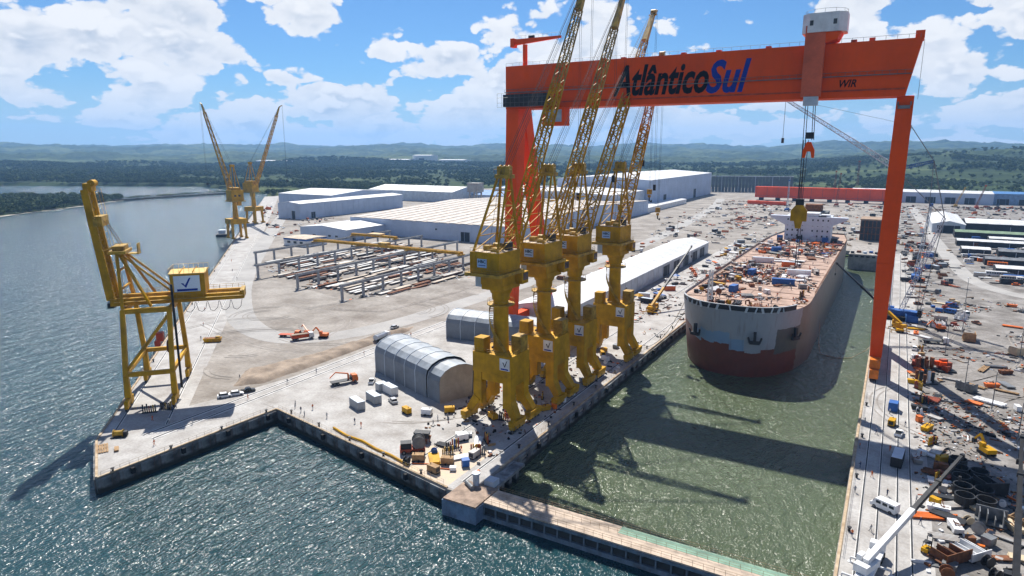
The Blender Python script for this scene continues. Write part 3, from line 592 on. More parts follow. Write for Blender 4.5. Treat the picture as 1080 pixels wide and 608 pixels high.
# ================================================================== YELLOW TOWER PORTAL CRANES ON THE DOCK SIDE
def portal_crane_parts(t, jib_tip, var):
    """local frame: origin on the ground below the pillar, jib towards +y"""
    for sx in (-1, 1):
        for sy in (-1, 1):
            m = MB(); m.bx(sx * 4.9 - 1.35, sx * 4.9 + 1.35, sy * 3.6 - 1.3, sy * 3.6 + 1.3, 5.4, 14.9)
            m.bar((sx * 5.2, sy * 3.7, 7.0), (sx * 7.7, sy * 4.3, 3.0), 2.5, 2.9, 2.0, 2.2, up=(0, 1, 0)); lg = m.build('leg', YEL, t)
            x = sx * 8.0; MB().bx(x - .9, x + .9, sy * 4.4 - 3.3, sy * 4.4 + 3.3, 1.9, 3.2).build('bogie', YEL, lg)
            for q in (-1.7, 1.7): MB().bx(x - .7, x + .7, sy * 4.4 + q - 1.5, sy * 4.4 + q + 1.5, .9, 1.88).build('bogie', YEL2, lg)
            for k in range(4): MB().tube((x - .35, sy * 4.4 - 2.4 + 1.6 * k, .72), (x + .35, sy * 4.4 - 2.4 + 1.6 * k, .72), .5, n=8).build('wheel', DARK, lg)
        MB().bx(sx * 4.9 - 1.2, sx * 4.9 + 1.2, -2.28, 2.28, 11.6, 14.88).build('side_beam', YEL, t)
    MB().bx(-6.3, 6.3, -5.0, 5.0, 14.92, 20.6).build('portal_deck', YEL, t)
    MB().bx(-3.53, 3.53, -4.6, -2.6, 12.6, 14.9).build('cross_beam', YEL, t); MB().bx(-3.53, 3.53, 2.6, 4.6, 12.6, 14.9).build('cross_beam', YEL, t)
    MB().bx(-6.0, -2.9, -4.6, -1.2, 20.63, 24.6).build('electric_house', YEL, t); MB().bx(2.9, 6.0, .8, 4.6, 20.63, 25.0).build('electric_house', YEL2, t)
    m = MB()
    for a, b in (((-6.2, -4.9), (6.2, -4.9)), ((6.2, -4.9), (6.2, 4.9)), ((-6.2, 4.9), (6.2, 4.9)), ((-6.2, -1.1), (-6.2, 4.9))):
        for z in (21.2, 21.8): m.tube((*a, z), (*b, z), .05, n=4)
        for k in range(9): p = Vector((*a, 20.6)).lerp(Vector((*b, 20.6)), k / 8); m.tube(p, p + Vector((0, 0, 1.2)), .05, n=4)
    m.build('deck_railing', YEL2, t)
    for y, f in ((-5.02, 1),):
        s = MB().bx(2.7, 5.9, y - .06, y, 16.6, 20.0).build('sign', WHITE, t)
        MB().add([(3.6, y - .09, 18.9), (4.0, y - .09, 18.9), (4.3, y - .09, 18.0), (5.0, y - .09, 19.5), (5.2, y - .09, 19.5), (4.4, y - .09, 17.5)], [(5, 4, 3, 2), (5, 2, 1, 0)]).build('emblem', INK, s)
        MB().bx(3.1, 5.5, y - .09, y - .065, 16.8, 17.2).build('sign_line', INKB, s)
    p = MB().tube((0, 0, 20.62), (0, 0, 35.4), 2.25, 2.1, 20).tube((0, 0, 35.4), (0, 0, 37.3), 2.45, 2.6, 20).build('pillar', YEL, t)
    MB().tube((0, 0, 33.9), (0, 0, 34.2), 3.9, n=20).build('ring_walkway', YEL2, t)
    m = MB()
    for k in range(16):
        a = k / 16 * 6.283; c = (3.75 * math.cos(a), 3.75 * math.sin(a)); e = (3.75 * math.cos(a + .393), 3.75 * math.sin(a + .393)); m.tube((*c, 34.2), (*c, 35.3), .05, n=4).tube((*c, 35.3), (*e, 35.3), .05, n=4)
    m.build('ring_railing', YEL2, t)
    m = MB()
    for k in range(30):
        a = -.6 - k / 29 * 2.6; z = 20.7 + k * .45; m.box((2.75 * math.cos(a), 2.75 * math.sin(a), z), (1.1, .5, .1), a)
    for k in range(29):
        a = -.6 - k / 29 * 2.6; b = -.6 - (k + 1) / 29 * 2.6; z = 20.7 + k * .45
        m.bar((3.3 * math.cos(a), 3.3 * math.sin(a), z + .3), (3.3 * math.cos(b), 3.3 * math.sin(b), z + .75), .1, .9)
    m.build('spiral_stair', YEL2, t)
    # slewing upper works
    MB().tube((0, 0, 37.32), (0, 0, 38.6), 2.9, 3.3, 20).bx(-3.4, 3.4, -4.5, 4.6, 38.62, 40.0).build('slewing_table', YEL, t)
    MB().bx(-3.3, 3.3, -5.0, 2.4, 40.02, 43.0).bx(-4.4, -1.2, 2.5, 4.4, 40.02, 43.0).build('lower_house', YEL, t)
    h = MB().bx(-4.6, 4.6, -8.2, 2.6, 43.9, 49.4).build('machine_house', YEL, t)
    MB().bx(-5.6, 5.6, -9.4, 3.4, 43.02, 43.86).build('house_platform', YEL2, t)
    for x in np.linspace(-4.1, 4.1, 7): MB().bx(x - .06, x + .06, -8.26, -8.205, 44.0, 49.3).build('panel_rib', YEL, h)
    m = MB()
    for a, b in (((-5.5, -9.3), (5.5, -9.3)), ((5.5, -9.3), (5.5, 3.3)), ((-5.5, -9.3), (-5.5, 3.3))):
        for z in (44.4, 45.0): m.tube((*a, z), (*b, z), .05, n=4)
        for k in range(9): p = Vector((*a, 43.86)).lerp(Vector((*b, 43.86)), k / 8); m.tube(p, p + Vector((0, 0, 1.15)), .05, n=4)
    for z0 in (49.4,):
        for a, b in (((-4.5, -8.1), (4.5, -8.1)), ((-4.5, -8.1), (-4.5, 2.5)), ((4.5, -8.1), (4.5, 2.5))):
            m.tube((*a, 50.4), (*b, 50.4), .045, n=4)
            for k in range(8): p = Vector((*a, 49.4)).lerp(Vector((*b, 49.4)), k / 7); m.tube(p, p + Vector((0, 0, 1.0)), .045, n=4)
    m.build('house_railing', YEL2, t)
    MB().bx(-4.3, 4.3, -7.9, 2.3, 49.42, 49.5).build('house_roof', M('worn_roof', (.62, .50, .36), .8, var=.35, scale=.5), h)
    MB().bx(-2.4, -.6, -5, -3, 49.5, 50.8).build('hatch', YEL2, h); MB().bx(.9, 2.8, -6.4, -4.2, 49.5, 50.5).build('hatch', YEL2, h); MB().tube((-1.5, -1, 50.3), (1.5, -1, 50.3), .9, n=10).build('winch', YEL2, h); MB().bx(2.2, 3.4, -1.6, .8, 49.5, 51.5).build('hatch', DARK, h)
    s = MB().bx(-2.1, .9, -8.42, -8.34, 45.4, 47.7).build('sign', M('sign_blue_white', (.40, .56, .80), .5, var=.05), h); lettering('HBC', INK, s, -1.8, .6, -8.43, 46.6, .85, bold=.02)
    MB().bx(-1.7, .5, -8.46, -8.425, 45.9, 46.1).build('sign_line', INKB, s)
    c = MB().bx(2.6, 5.2, 2.7, 6.2, 39.6, 42.9).build('cabin', YEL, t); MB().bx(2.8, 5.0, 6.2, 6.26, 40.6, 42.6).bx(5.2, 5.26, 3.4, 6.0, 40.6, 42.6).build('window', GLASS, c)
    MB().bx(-5.4, -3.35, -4.5, -1.0, 39.2, 42.9).build('control_room', PALE, t)
    # A frame
    top = Vector((0, 2.0, 69.5)); m = MB()
    for sx in (-1, 1):
        m.bar((sx * 3.6, 3.4, 49.4), (sx * 1.5, 2.6, 69), .55).bar((sx * 3.8, -7.6, 49.4), (sx * 1.5, 1.2, 69), .5)
        for k in range(1, 5):
            f = k / 5; p = Vector((sx * 3.6, 3.4, 49.4)).lerp(Vector((sx * 1.5, 2.6, 69)), f); q = Vector((sx * 3.8, -7.6, 49.4)).lerp(Vector((sx * 1.5, 1.2, 69)), f); m.bar(p, q, .22)
            q2 = Vector((sx * 3.8, -7.6, 49.4)).lerp(Vector((sx * 1.5, 1.2, 69)), f - .2); m.bar(p, q2, .18)
    for k in range(1, 5):
        f = k / 5; a = 3.6 + (1.5 - 3.6) * f; m.bar((-a, 3.4 - .8 * f, 49.4 + 19.6 * f), (a, 3.4 - .8 * f, 49.4 + 19.6 * f), .2)
        f2 = (k - 1) / 5; a2 = 3.6 - 2.1 * f2; m.bar((-a, 3.4 - .8 * f, 49.4 + 19.6 * f), (a2, 3.4 - .8 * f2, 49.4 + 19.6 * f2), .16)
    m.build('a_frame', YEL, t)
    m = MB().bx(-2.3, 2.3, .6, 3.6, 68.4, 69.4).bx(-1.9, 1.9, 1.2, 3.0, 69.4, 71.6)
    for x in (-1.4, 0, 1.4): m.tube((x - .15, 2.4, 70.9), (x + .15, 2.4, 70.9), 1.1, n=10)
    m.tube((-2.8, 1, 69.6), (-2.8, 1, 70.8), .05, n=4).tube((2.8, 1, 69.6), (2.8, 1, 70.8), .05, n=4).tube((-2.8, 1, 70.8), (2.8, 1, 70.8), .05, n=4)
    m.build('a_frame_head', YEL2, t)
    # jib
    foot = Vector((0, 5.0, 47.5)); tip = Vector(jib_tip); d = (tip - foot); ln = d.length; d.normalize(); up = Vector((0, -d.z, d.y))
    a = foot + d * ln * .10; b = foot + d * ln * .86
    JIBY = YEL; JB = M('jib_worn_yellow', (.46, .29, .06), .6, var=.4, scale=.3)
    m = MB(); m.lattice(foot, a, 5.2, 3.6, .9, 2.6, 2, .20, .12, up=up); m.lattice(a, a.lerp(b, .40), 3.6, 3.1, 2.6, 2.5, 9, .19, .11, up=up); m.build('jib_lower_section', JIBY, t)
    m = MB(); m.lattice(a.lerp(b, .40), a.lerp(b, .62), 3.1, 2.8, 2.5, 2.4, 5, .24, .15, up=up); m.build('jib_middle_section', YEL, t)
    m = MB(); m.lattice(a.lerp(b, .62), b, 2.8, 2.0, 2.4, 1.7, 9, .17, .10, up=up); m.build('jib_upper_section', JB, t)
    m = MB(); m.bar(b, tip, 2.1, 1.8, 1.3, 1.5, up=up); m.bar(tip, tip + d * 2.0 + Vector((0, 2.6, 0)), .9, 1.0, .5, .5, up=up)
    m.tube(tip + Vector((-.9, 0, .2)), tip + Vector((.9, 0, .2)), 1.15, n=10); m.box(tip + Vector((0, -.8, -.8)), (3.0, 1.2, .3)); hd = m.build('jib_head', YEL2, t)
    m = MB().bar(foot + Vector((-2.6, -.9, -3.4)), foot + Vector((-2.6, 0, 0)), .8).bar(foot + Vector((2.6, -.9, -3.4)), foot + Vector((2.6, 0, 0)), .8); m.build('jib_foot_bracket', YEL, t)
    m = MB()
    for x in (-1.3, -.8, .8, 1.3): m.tube((x, 2.8, 71.4), tip + Vector((x * .7, -.6, .3)), .055, n=3, cap=False)
    for x in (-.5, .5): m.tube((x, 1.4, 71.4), (x * 1.6, -4.6, 50.4), .055, n=3, cap=False)
    for x in (-.35, .35): m.tube((x, 2.8, 71.9), tip + Vector((x, -.2, 1.0)), .05, n=3, cap=False)
    m.build('luffing_rope', ROPE, t)
    hx = tip + d * 2.0 + Vector((0, 2.6, 0)); hz = 52 + var * 4.; h2z = 62 + var * 5
    m = MB().tube(hx + Vector((.25, 0, 0)), (hx.x + .25, hx.y, hz), .05, n=3).tube(hx - Vector((.25, 0, 0)), (hx.x - .25, hx.y, hz), .05, n=3); m.build('hoist_rope', ROPE, t)
    m = MB().bx(hx.x - .9, hx.x + .9, hx.y - .6, hx.y + .6, hz - 2.0, hz).tube((hx.x - .5, hx.y, hz - 2.8), (hx.x + .5, hx.y, hz - 2.8), .55, n=8); hk = m.build('hook_block', YEL2, t)
    MB().tube((hx.x, hx.y, hz - 3.2), (hx.x, hx.y, hz - 4.6), .25, n=6).bar((hx.x, hx.y, hz - 4.5), (hx.x + 1.0, hx.y, hz - 5.2), .35).bar((hx.x + 1.0, hx.y, hz - 5.2), (hx.x + .9, hx.y, hz - 4.3), .3).build('hook', BLACK, hk)
    m2 = tip.lerp(foot, .12); m = MB().tube(m2, (m2.x + .3, m2.y + .5, h2z), .05, n=3).tube(m2 + Vector((.6, 0, 0)), (m2.x + .9, m2.y + .5, h2z), .05, n=3); m.build('hoist_rope', ROPE, t)
    MB().bx(m2.x + .1, m2.x + 1.1, m2.y + .1, m2.y + .9, h2z - 2.4, h2z).build('hook_block', DARK, t)
    MB().tube((-2.4, 0, 21.4), (-1.9, -1.6, 21.4), .3).tube((-6.0, -4.6, 20.5), (-6.4, -5.2, 8), .12, n=5).build('cable_duct', DARK, t)
for k, (x, y, tip, rz, lab) in enumerate((
        (-92.4, 154.5, (0, 52, 130), -1.5, 'yellow tower crane nearest the dock gate, first of the row of four'),
        (-90.2, 176.5, (0, 54, 127.5), -2.0, 'yellow tower crane second from the dock gate in the row of four'),
        (-89.4, 197.0, (0, 66, 127.5), -1.0, 'yellow tower crane third from the dock gate in the row of four'),
        (-86.8, 227.0, (0, 44, 113.0), 0.0, 'yellow tower crane nearest the ship, last of the row of four'))):
    t = thing('tower_crane', lab, 'crane', (x, y, 0), 0, 'row of yellow tower cranes along the dock'); portal_crane_parts(t, tip, k % 3); t.rotation_euler = (0, 0, R(rz))

# ================================================================== QUAY CRANE ON THE PIER (raised boom)
def quay_crane():
    t = thing('quay_crane', 'yellow quay crane with its boom raised on the pier at left', 'crane', qp(36, 9.8, 0), QA - math.pi / 2)
    # local: x -> inland (QN?) ; y -> along the quay
    sx = 1
    G = 6.3; S = 13.2
    P = lambda u, v, z: (u, v, z)
    for v in (-S, S):
        for u in (-G, G):
            m = MB(); top = 29.0; m.bar(P(u, v, 10.2), P(u, v * .62, top), 1.35, 1.35, 1.25, 1.25, up=(1, 0, 0)).bar(P(u, v * 1.0, 10.2), P(u, v, 3.4), 1.35, 1.35, 1.7, 1.7, up=(1, 0, 0)); lg = m.build('leg', YEL, t)
            b = MB().bx(u - .55, u + .55, v - 3.8, v + 3.8, 1.9, 3.2).bx(u - .5, u + .5, v - 3.9, v - .9, 1.0, 1.88).bx(u - .5, u + .5, v + .9, v + 3.9, 1.0, 1.88).build('bogie', YEL, lg)
            for k in range(6): MB().tube((u - .3, v - 3.5 + 1.4 * k, .62), (u + .3, v - 3.5 + 1.4 * k, .62), .45, n=8).build('wheel', DARK, lg)
        MB().bar(P(-G, v, 10.4), P(G, v, 10.4), 1.0, 1.3).build('tie_beam', YEL, t)
        MB().bar(P(-G + .4, v * .97, 11.6), P(G - .4, v * .66, 27), .7).build('diagonal_brace', YEL, t)
        MB().bar(P(-G, v * .62, 28.6), P(G, v * .62, 28.6), 1.2, 1.5).build('portal_beam', YEL, t)
    for u in (-G, G):
        MB().bar(P(u, -S * .97, 10.3), P(u, S * .97, 10.3), .9, 1.1).build('sill_beam', YEL, t)
        MB().bar(P(u, -S * .6, 28.5), P(u, S * .6, 28.5), 1.0, 1.3).build('portal_beam', YEL, t)
    for v in (-3.4, 3.4): MB().bx(-10.4, 27.0, v - .65, v + .65, 29.5, 31.7).build('main_girder', YEL, t)
    MB().bx(-6, 26.5, -2.7, 2.7, 30.2, 30.5).bx(26.2, 27.4, -4.0, 4.0, 29.6, 32.2).build('girder_deck', YEL2, t)
    m = MB()
    for v in (-5.0, 5.0):
        for k in range(20): m.tube((-9 + 1.9 * k, v, 30.9), (-9 + 1.9 * k, v, 32.9), .05, n=4)
        for z in (32.3, 32.9): m.tube((-9, v, z), (27.1, v, z), .05, n=4)
        m.bx(-9, 27.1, v - .55, v + .55, 30.75, 30.9)
    m.build('walkway_railing', YEL2, t)
    for k in range(5): MB().poly([(10 + 3.4 * k, -5.2, 29.6), (10.6 + 3.4 * k, -5.2, 26.8), (11.6 + 3.4 * k, -5.2, 26.4), (12.7 + 3.4 * k, -5.2, 27.4), (13.2 + 3.4 * k, -5.2, 29.6)], .07, 4).build('cable_loop', BLACK, t)
    # machine house
    h = MB().bx(6.6, 16.4, -4.6, 4.6, 31.75, 38.4).build('machine_house', YEL, t); MB().ext([(-5.0, 38.42), (5.0, 38.42), (5.0, 38.7), (0, 39.2), (-5.0, 38.7)], 'x', 6.3, 16.7).build('house_roof', M('pale_yellow_roof', (.72, .46, .12), .6, var=.2), h)
    for x in (9.6, 13.2): MB().bx(x - .07, x + .07, -4.9, 4.9, 38.75, 39.35).build('roof_rib', YEL, h)
    s = MB().bx(7.6, 15.0, -4.70, -4.62, 32.8, 37.9).build('sign', M('sign_white', (.72, .80, .90), .5, var=.04), h)
    MB().add([(9.6, -4.73, 35.6), (10.3, -4.73, 35.6), (10.7, -4.73, 34.9), (12.0, -4.73, 37.2), (12.5, -4.73, 37.2), (11.0, -4.73, 34.1)], [(5, 4, 3, 2), (5, 2, 1, 0)]).build('emblem', INKB, s); MB().bx(8.4, 14.2, -4.73, -4.705, 33.1, 33.8).build('sign_line', INKB, s)
    m = MB()
    for a, b in (((6.4, -4.8), (16.6, -4.8)), ((6.4, 4.8), (16.6, 4.8)), ((6.4, -4.8), (6.4, 4.8))):
        m.tube((*a, 40.2), (*b, 40.2), .05, n=4)
        for k in range(8): p = Vector((*a, 38.7)).lerp(Vector((*b, 38.7)), k / 7); m.tube(p, p + Vector((0, 0, 1.5)), .05, n=4)
    m.build('roof_railing', YEL2, h)
    # pylon (A frame) over the sea legs, backstays, raised boom
    m = MB()
    for v in (-1, 1): m.bar((-G, v * 8, 29.3), (-7.2, v * 3.2, 45.6), .9).bar((1.2, v * 6.5, 29.3), (-6.6, v * 3.0, 45.2), .7)
    for f in (.35, .7): m.bar((-6.6, -8 + 4.8 * f, 29.3 + 16 * f), (-6.6, 8 - 4.8 * f, 29.3 + 16 * f), .5)
    m.build('pylon', YEL, t); m = MB().bx(-9.2, -4.6, -4.4, 4.4, 45.3, 46.2).bx(-8.4, -5.2, -3.0, 3.0, 46.2, 47.6)
    for v in (-3.9, 3.9):
        for k in range(4): m.tube((-9.0 + 1.4 * k, v, 46.2), (-9.0 + 1.4 * k, v, 47.6), .06, n=4)
        m.tube((-9, v, 47.6), (-4.8, v, 47.6), .06, n=4)
    m.bx(-4.6, -1.6, -1.6, 1.6, 44.8, 45.1).bx(-2.0, -1.7, -1.6, 1.6, 45.1, 48); m.build('pylon_head', YEL2, t)
    for v in (-2.6, 2.6): MB().tube((-6.6, v, 45.4), (7.5, v, 32), .33, n=8).build('backstay', YEL, t)
    hinge = Vector((-10.2, 0, 31.2)); tip = Vector((-13.6, 0, 64.5)); d = (tip - hinge)
    for v in (-2.9, 2.9): MB().bar(hinge + Vector((0, v, 0)), tip + Vector((0, v, 0)), 1.1, 2.3, 1.1, 1.9, up=(1, 0, 0)).build('boom_girder', YEL, t)
    m = MB()
    for k in range(14):
        p = hinge.lerp(tip, (k + .5) / 14); m.bar(p + Vector((0, -2.4, 0)), p + Vector((0, 2.4, 0)), .4)
        if k < 13: q = hinge.lerp(tip, (k + 1.5) / 14); m.bar(p + Vector((0, -2.4, 0)), q + Vector((0, 2.4, 0)), .25)
        for s_ in (-1, 1): m.bar(p + Vector((1.2, s_ * 3.6, 0)), p + Vector((1.2, s_ * 4.7, 0)), .12)
    for s_ in (-1, 1): m.tube(hinge + Vector((1.6, s_ * 4.6, 0)), tip + Vector((1.6, s_ * 4.6, 0)), .07, n=4).tube(hinge + Vector((2.4, s_ * 4.6, 0)), tip + Vector((2.4, s_ * 4.6, 0)), .07, n=4)
    m.build('boom_bracing', YEL2, t)
    q = hinge.lerp(tip, .72); MB().box(q + Vector((1.6, 0, 0)), (2.4, 7.4, 3.0)).build('boom_sheave_frame', YEL2, t)
    MB().box(tip + Vector((.6, 0, .6)), (2.2, 5.0, 2.4)).tube(tip + Vector((1.6, -2, 1.8)), tip + Vector((1.6, 2, 1.8)), 1.0, n=10).build('boom_head', YEL, t)
    MB().box(hinge + Vector((-.2, 0, -1.6)), (1.8, 7.0, 1.6)).build('boom_hinge', DARK, t)
    m = MB()
    for v in (-1.5, -.8, .8, 1.5): m.tube((-6.4, v, 47.8), q + Vector((2.6, v, .4)), .06, n=3, cap=False)
    for v in (-2.3, 2.3): m.tube((-6.4, v, 47.6), hinge.lerp(tip, .45) + Vector((.8, v, 0)), .2, n=5)
    m.build('boom_stay', YEL2, t)
    MB().bar((G + .9, -7.4, 3), (G + .9, -7.4, 36), .35).bar((G + 1.3, -7.8, 3), (G + 1.3, -7.8, 36), .3).build('elevator_mast', DARK, t)
    r = MB().tube((G - 1.2, -10.0, 17.4), (G - .3, -10.0, 17.4), 1.9, n=16).build('cable_reel', RUST, t); MB().tube((G - 1.3, -10.0, 17.4), (G - .2, -10, 17.4), .9, n=12).build('reel_hub', DARK, r)
    MB().box((3.2, -9.2, 20.4), (1.9, 2.4, 2.6)).box((2.4, -9.4, 18.4), (1.5, 1.8, 1.6)).build('operator_cabin', M('cabin_red', (.55, .06, .02), .5), t)
quay_crane()

# ================================================================== TANKER IN THE DOCK
SX, SY0, SD, SH = -46.5, 235.5, 20.6, 23.0       # centreline x, stem y, deck z, half breadth
def hull_mat():
    m = bpy.data.materials.new('tanker_hull_paint'); m.use_nodes = True; nt = m.node_tree; N = nt.nodes; L = nt.links; b = N['Principled BSDF']; b.inputs['Roughness'].default_value = .5
    tc = N.new('ShaderNodeTexCoord'); sp = N.new('ShaderNodeSeparateXYZ'); L.new(tc.outputs['Object'], sp.inputs[0])
    def mth(op, a, c=None, e=None):
        n = N.new('ShaderNodeMath'); n.operation = op
        for i, v in enumerate((a, c, e)):
            if v is None: continue
            if isinstance(v, (int, float)): n.inputs[i].default_value = v
            else: L.new(v, n.inputs[i])
        return n.outputs[0]
    def nz(s, d, vec=None, r=.6):
        n = N.new('ShaderNodeTexNoise'); n.inputs['Scale'].default_value = s; n.inputs['Detail'].default_value = d; n.inputs['Roughness'].default_value = r; L.new(vec or tc.outputs['Object'], n.inputs['Vector']); return n.outputs[0]
    def mix(f, a, c):
        n = N.new('ShaderNodeMix'); n.data_type = 'RGBA'
        if isinstance(f, float): n.inputs[0].default_value = f
        else: L.new(f, n.inputs[0])
        for i, v in ((6, a), (7, c)):
            if isinstance(v, tuple): n.inputs[i].default_value = (*v, 1)
            else: L.new(v, n.inputs[i])
        return n.outputs[2]
    x, y, z = sp.outputs
    # girth coordinate: grows round the bow from port to starboard; blocks of primer end at stepped heights
    g = mth('ADD', x, mth('MULTIPLY', mth('SIGN', x), mth('MULTIPLY', y, .7)))
    st = mth('FLOOR', mth('DIVIDE', g, 6.5)); wn = N.new('ShaderNodeTexWhiteNoise'); wn.noise_dimensions = '1D'; L.new(mth('ADD', st, .31), wn.inputs[1])
    rag = mth('MULTIPLY', mth('SUBTRACT', nz(.55, 5), .5), 1.6)
    lim = mth('ADD', mth('ADD', mth('ADD', mth('MULTIPLY', wn.outputs[0], 4.4), 5.0), rag), mth('MULTIPLY', mth('MAXIMUM', mth('SUBTRACT', -8.0, x), 0.0), .38))             # below this height: red antifouling
    red_m = mth('LESS_THAN', z, lim)
    red = mix(nz(.4, 6), (.17, .035, .018), (.07, .022, .014)); prim = mix(nz(.25, 5), (.21, .25, .30), (.30, .33, .37))
    blue = mix(nz(.3, 4), (.12, .23, .40), (.20, .30, .42)); prim = mix(mth('MULTIPLY', mth('LESS_THAN', z, mth('ADD', lim, 4.2)), mth('LESS_THAN', mth('ABSOLUTE', mth('ADD', x, 4)), 9.0)), prim, blue)
    c = mix(red_m, prim, red)
    # starboard: bare dark grey plates then brown-grey sides
    dk = mth('MULTIPLY', mth('GREATER_THAN', g, mth('ADD', 19.5, mth('MULTIPLY', rag, 1.2))), mth('GREATER_THAN', z, mth('ADD', 4.6, rag)))
    c = mix(mth('MULTIPLY', dk, mth('LESS_THAN', z, mth('ADD', 14.0, rag))), c, mix(nz(.5, 5), (.045, .055, .06), (.09, .095, .09)))
    c = mix(mth('GREATER_THAN', g, mth('ADD', 34, mth('MULTIPLY', rag, 3.))), c, mix(nz(.2, 6), (.19, .17, .155), (.10, .08, .068)))
    mp = N.new('ShaderNodeMapping'); mp.inputs['Scale'].default_value = (1, 1, .08); L.new(tc.outputs['Object'], mp.inputs[0])
    rr = N.new('ShaderNodeMapRange'); L.new(nz(.7, 5, mp.outputs[0]), rr.inputs[0]); rr.inputs[1].default_value = .56; rr.inputs[2].default_value = .78; rr.inputs[4].default_value = .55
    c = mix(rr.outputs[0], c, (.11, .055, .03)); L.new(c, b.inputs['Base Color']); return m
def tanker():
    t = thing('tanker_ship', 'big unfinished tanker with rust-pink deck floating in the dock', 'ship', (SX, SY0, 0))
    ZS = [-9, -6, -4, -2, 2, 8, 14, SD]; NS = 28; LEN = 262.0
    def outline(z):          # starboard half outline from stem to stern
        k = (z + 9) / (SD + 9); ent = 30 + 16 * (1 - k); off = 1.5 + 3.5 * (1 - k) ** 2 * 0; pts = []
        for i in range(NS + 1):
            u = i / NS; a = u * math.pi / 2; pts.append((SH * (math.sin(a) ** (.82 - .12 * k)), (2.5 * (1 - k) - 0.0 * off) + ent * (1 - math.cos(a)) ** 1.0))
        pts += [(SH, y) for y in (60, 90, 130, 170, 210)] + [(SH * .97, 232), (SH * .82, LEN)]
        return pts
    mb = MB(); rows = []
    for z in ZS: 
        o = outline(z); rows.append([(-x, y, z) for x, y in o[::-1]] + [(x, y, z) for x, y in o[1:]])
    n = len(rows[0]); vs = [v for r in rows for v in r]; fs = []
    for j in range(len(ZS) - 1):
        for i in range(n - 1): fs.append((j * n + i, j * n + i + 1, (j + 1) * n + i + 1, (j + 1) * n + i))
        fs.append((j * n + n - 1, j * n, (j + 1) * n, (j + 1) * n + n - 1))
    mb.add(vs, fs, 0, True); mb.build('hull', hull_mat(), t)
    top = rows[-1]; MB().add([(x * .995, y * 1.0 + .1, SD - .9) for x, y, z in top], [tuple(range(n))]).build('deck', DECK, t)
    # bulwark with stays round the bow: painted dark for the shaded open gap
    o = outline(SD); bw = MB(); st = MB(); PTS = [(-x, y) for x, y in o[:18][::-1]] + [(x, y) for x, y in o[1:18]]
    for a, b in zip(PTS[:-1], PTS[1:]):
        bw.add([(a[0], a[1], SD - .02), (b[0], b[1], SD - .02), (b[0] * 1.004, b[1] - .05, SD + 1.7), (a[0] * 1.004, a[1] - .05, SD + 1.7)], [(0, 1, 2, 3)]); bw.add([(a[0] * .985, a[1] + .35, SD - .02), (b[0] * .985, b[1] + .35, SD - .02), (b[0] * .985, b[1] + .35, SD + 1.7), (a[0] * .985, a[1] + .35, SD + 1.7)], [(3, 2, 1, 0)], 1)
        bw.add([(a[0] * 1.004, a[1] - .05, SD + 1.7), (b[0] * 1.004, b[1] - .05, SD + 1.7), (b[0] * .985, b[1] + .35, SD + 1.7), (a[0] * .985, a[1] + .35, SD + 1.7)], [(0, 1, 2, 3)])
    bw.build('bulwark', [DARK, DARK], t); rm_ = MB()
    for a, b in zip(PTS[:-1], PTS[1:]): rm_.bar((a[0] * 1.004, a[1] - .1, SD + 1.82), (b[0] * 1.004, b[1] - .1, SD + 1.82), .55, .22)
    rm_.build('bulwark_rim', M('bulwark_pale', (.42, .45, .48), .6), t)
    for k, a in enumerate(PTS[5:-5:2]): MB().bar((a[0] * 1.012, a[1] - .22, SD - .3), (a[0] * 1.012 + (.6 if k % 3 else -.5), a[1] - .22, SD + 1.7), .16, .5 + .3 * (k % 2)).build('stay', PALE, t)
    # anchors and recesses
    for x, y, rz in ((-12.5, 3.3, -.32), (8.6, 1.3, .2), (19.9, 14.6, 1.0)):
        a = thing('anchor', None, None); a.parent = t; a.location = (x, y - .4, 11.6); a.rotation_euler = (0, 0, rz)
        MB().bx(-.45, .45, -.9, .1, -1.6, 2.0).build('shank', DARK, a); MB().bx(-1.7, 1.7, -1.0, 0.0, -2.4, -1.3).bar((-1.6, -.5, -2), (-2.2, -.9, .1), .5).bar((1.6, -.5, -2), (2.2, -.9, .1), .5).build('fluke', DARK, a)
    # side rails
    m = MB()
    for s_ in (-1, 1):
        for k in range(62): m.tube((s_ * (SH - .4), 46 + 2.9 * k, SD - .9), (s_ * (SH - .4), 46 + 2.9 * k, SD + .6), .07, n=4)
        for z in (SD - .1, SD + .6): m.tube((s_ * (SH - .4), 46, z), (s_ * (SH - .4), 223, z), .06, n=4)
    m.build('deck_railing', RUST, t)
    # accommodation block
    y0 = 218.0; BW = M('bridge_white', (.56, .60, .68), .5, var=.1, scale=.2, streak=.12)
    h = MB().bx(-13.2, 13.2, y0, y0 + 18, SD - .9, SD + 14.2).build('accommodation_block', BW, t)
    MB().ext([(-13.18, SD + 8.6), (-22.5, SD + 13.2), (-22.5, SD + 14.3), (22.5, SD + 14.3), (22.5, SD + 13.2), (13.18, SD + 8.6)], 'y', y0 - .35, y0 + 5).build('bridge_wing', BW, h)
    wm = MB().bx(-.42, .42, -.06, .0, -.55, .55).mesh('window', GLASS)
    for r_ in range(4):
        for c_ in range(9):
            if (r_ * 7 + c_ * 3) % 11 in (4,) or (c_ in (4,)): continue
            link('window', wm, h, (-11.6 + 2.9 * c_, y0 - (.36 if r_ == 3 else .02), SD + 2.2 + 3.35 * r_))
    MB().bx(-6, 6, y0 + 1, y0 + 12, SD + 14.35, SD + 16.4).bx(-11, -7, y0 + 3, y0 + 9, SD + 14.35, SD + 15.4).bx(7, 12, y0 + 2, y0 + 8, SD + 14.35, SD + 15.6).build('wheelhouse', WHITE, t)
    for x in (-8.4, 8): MB().bx(x - 2.2, x + 2.2, y0 + .5, y0 + 1.5, SD + 14.4, SD + 15.0).build('hatch', DARK, t)
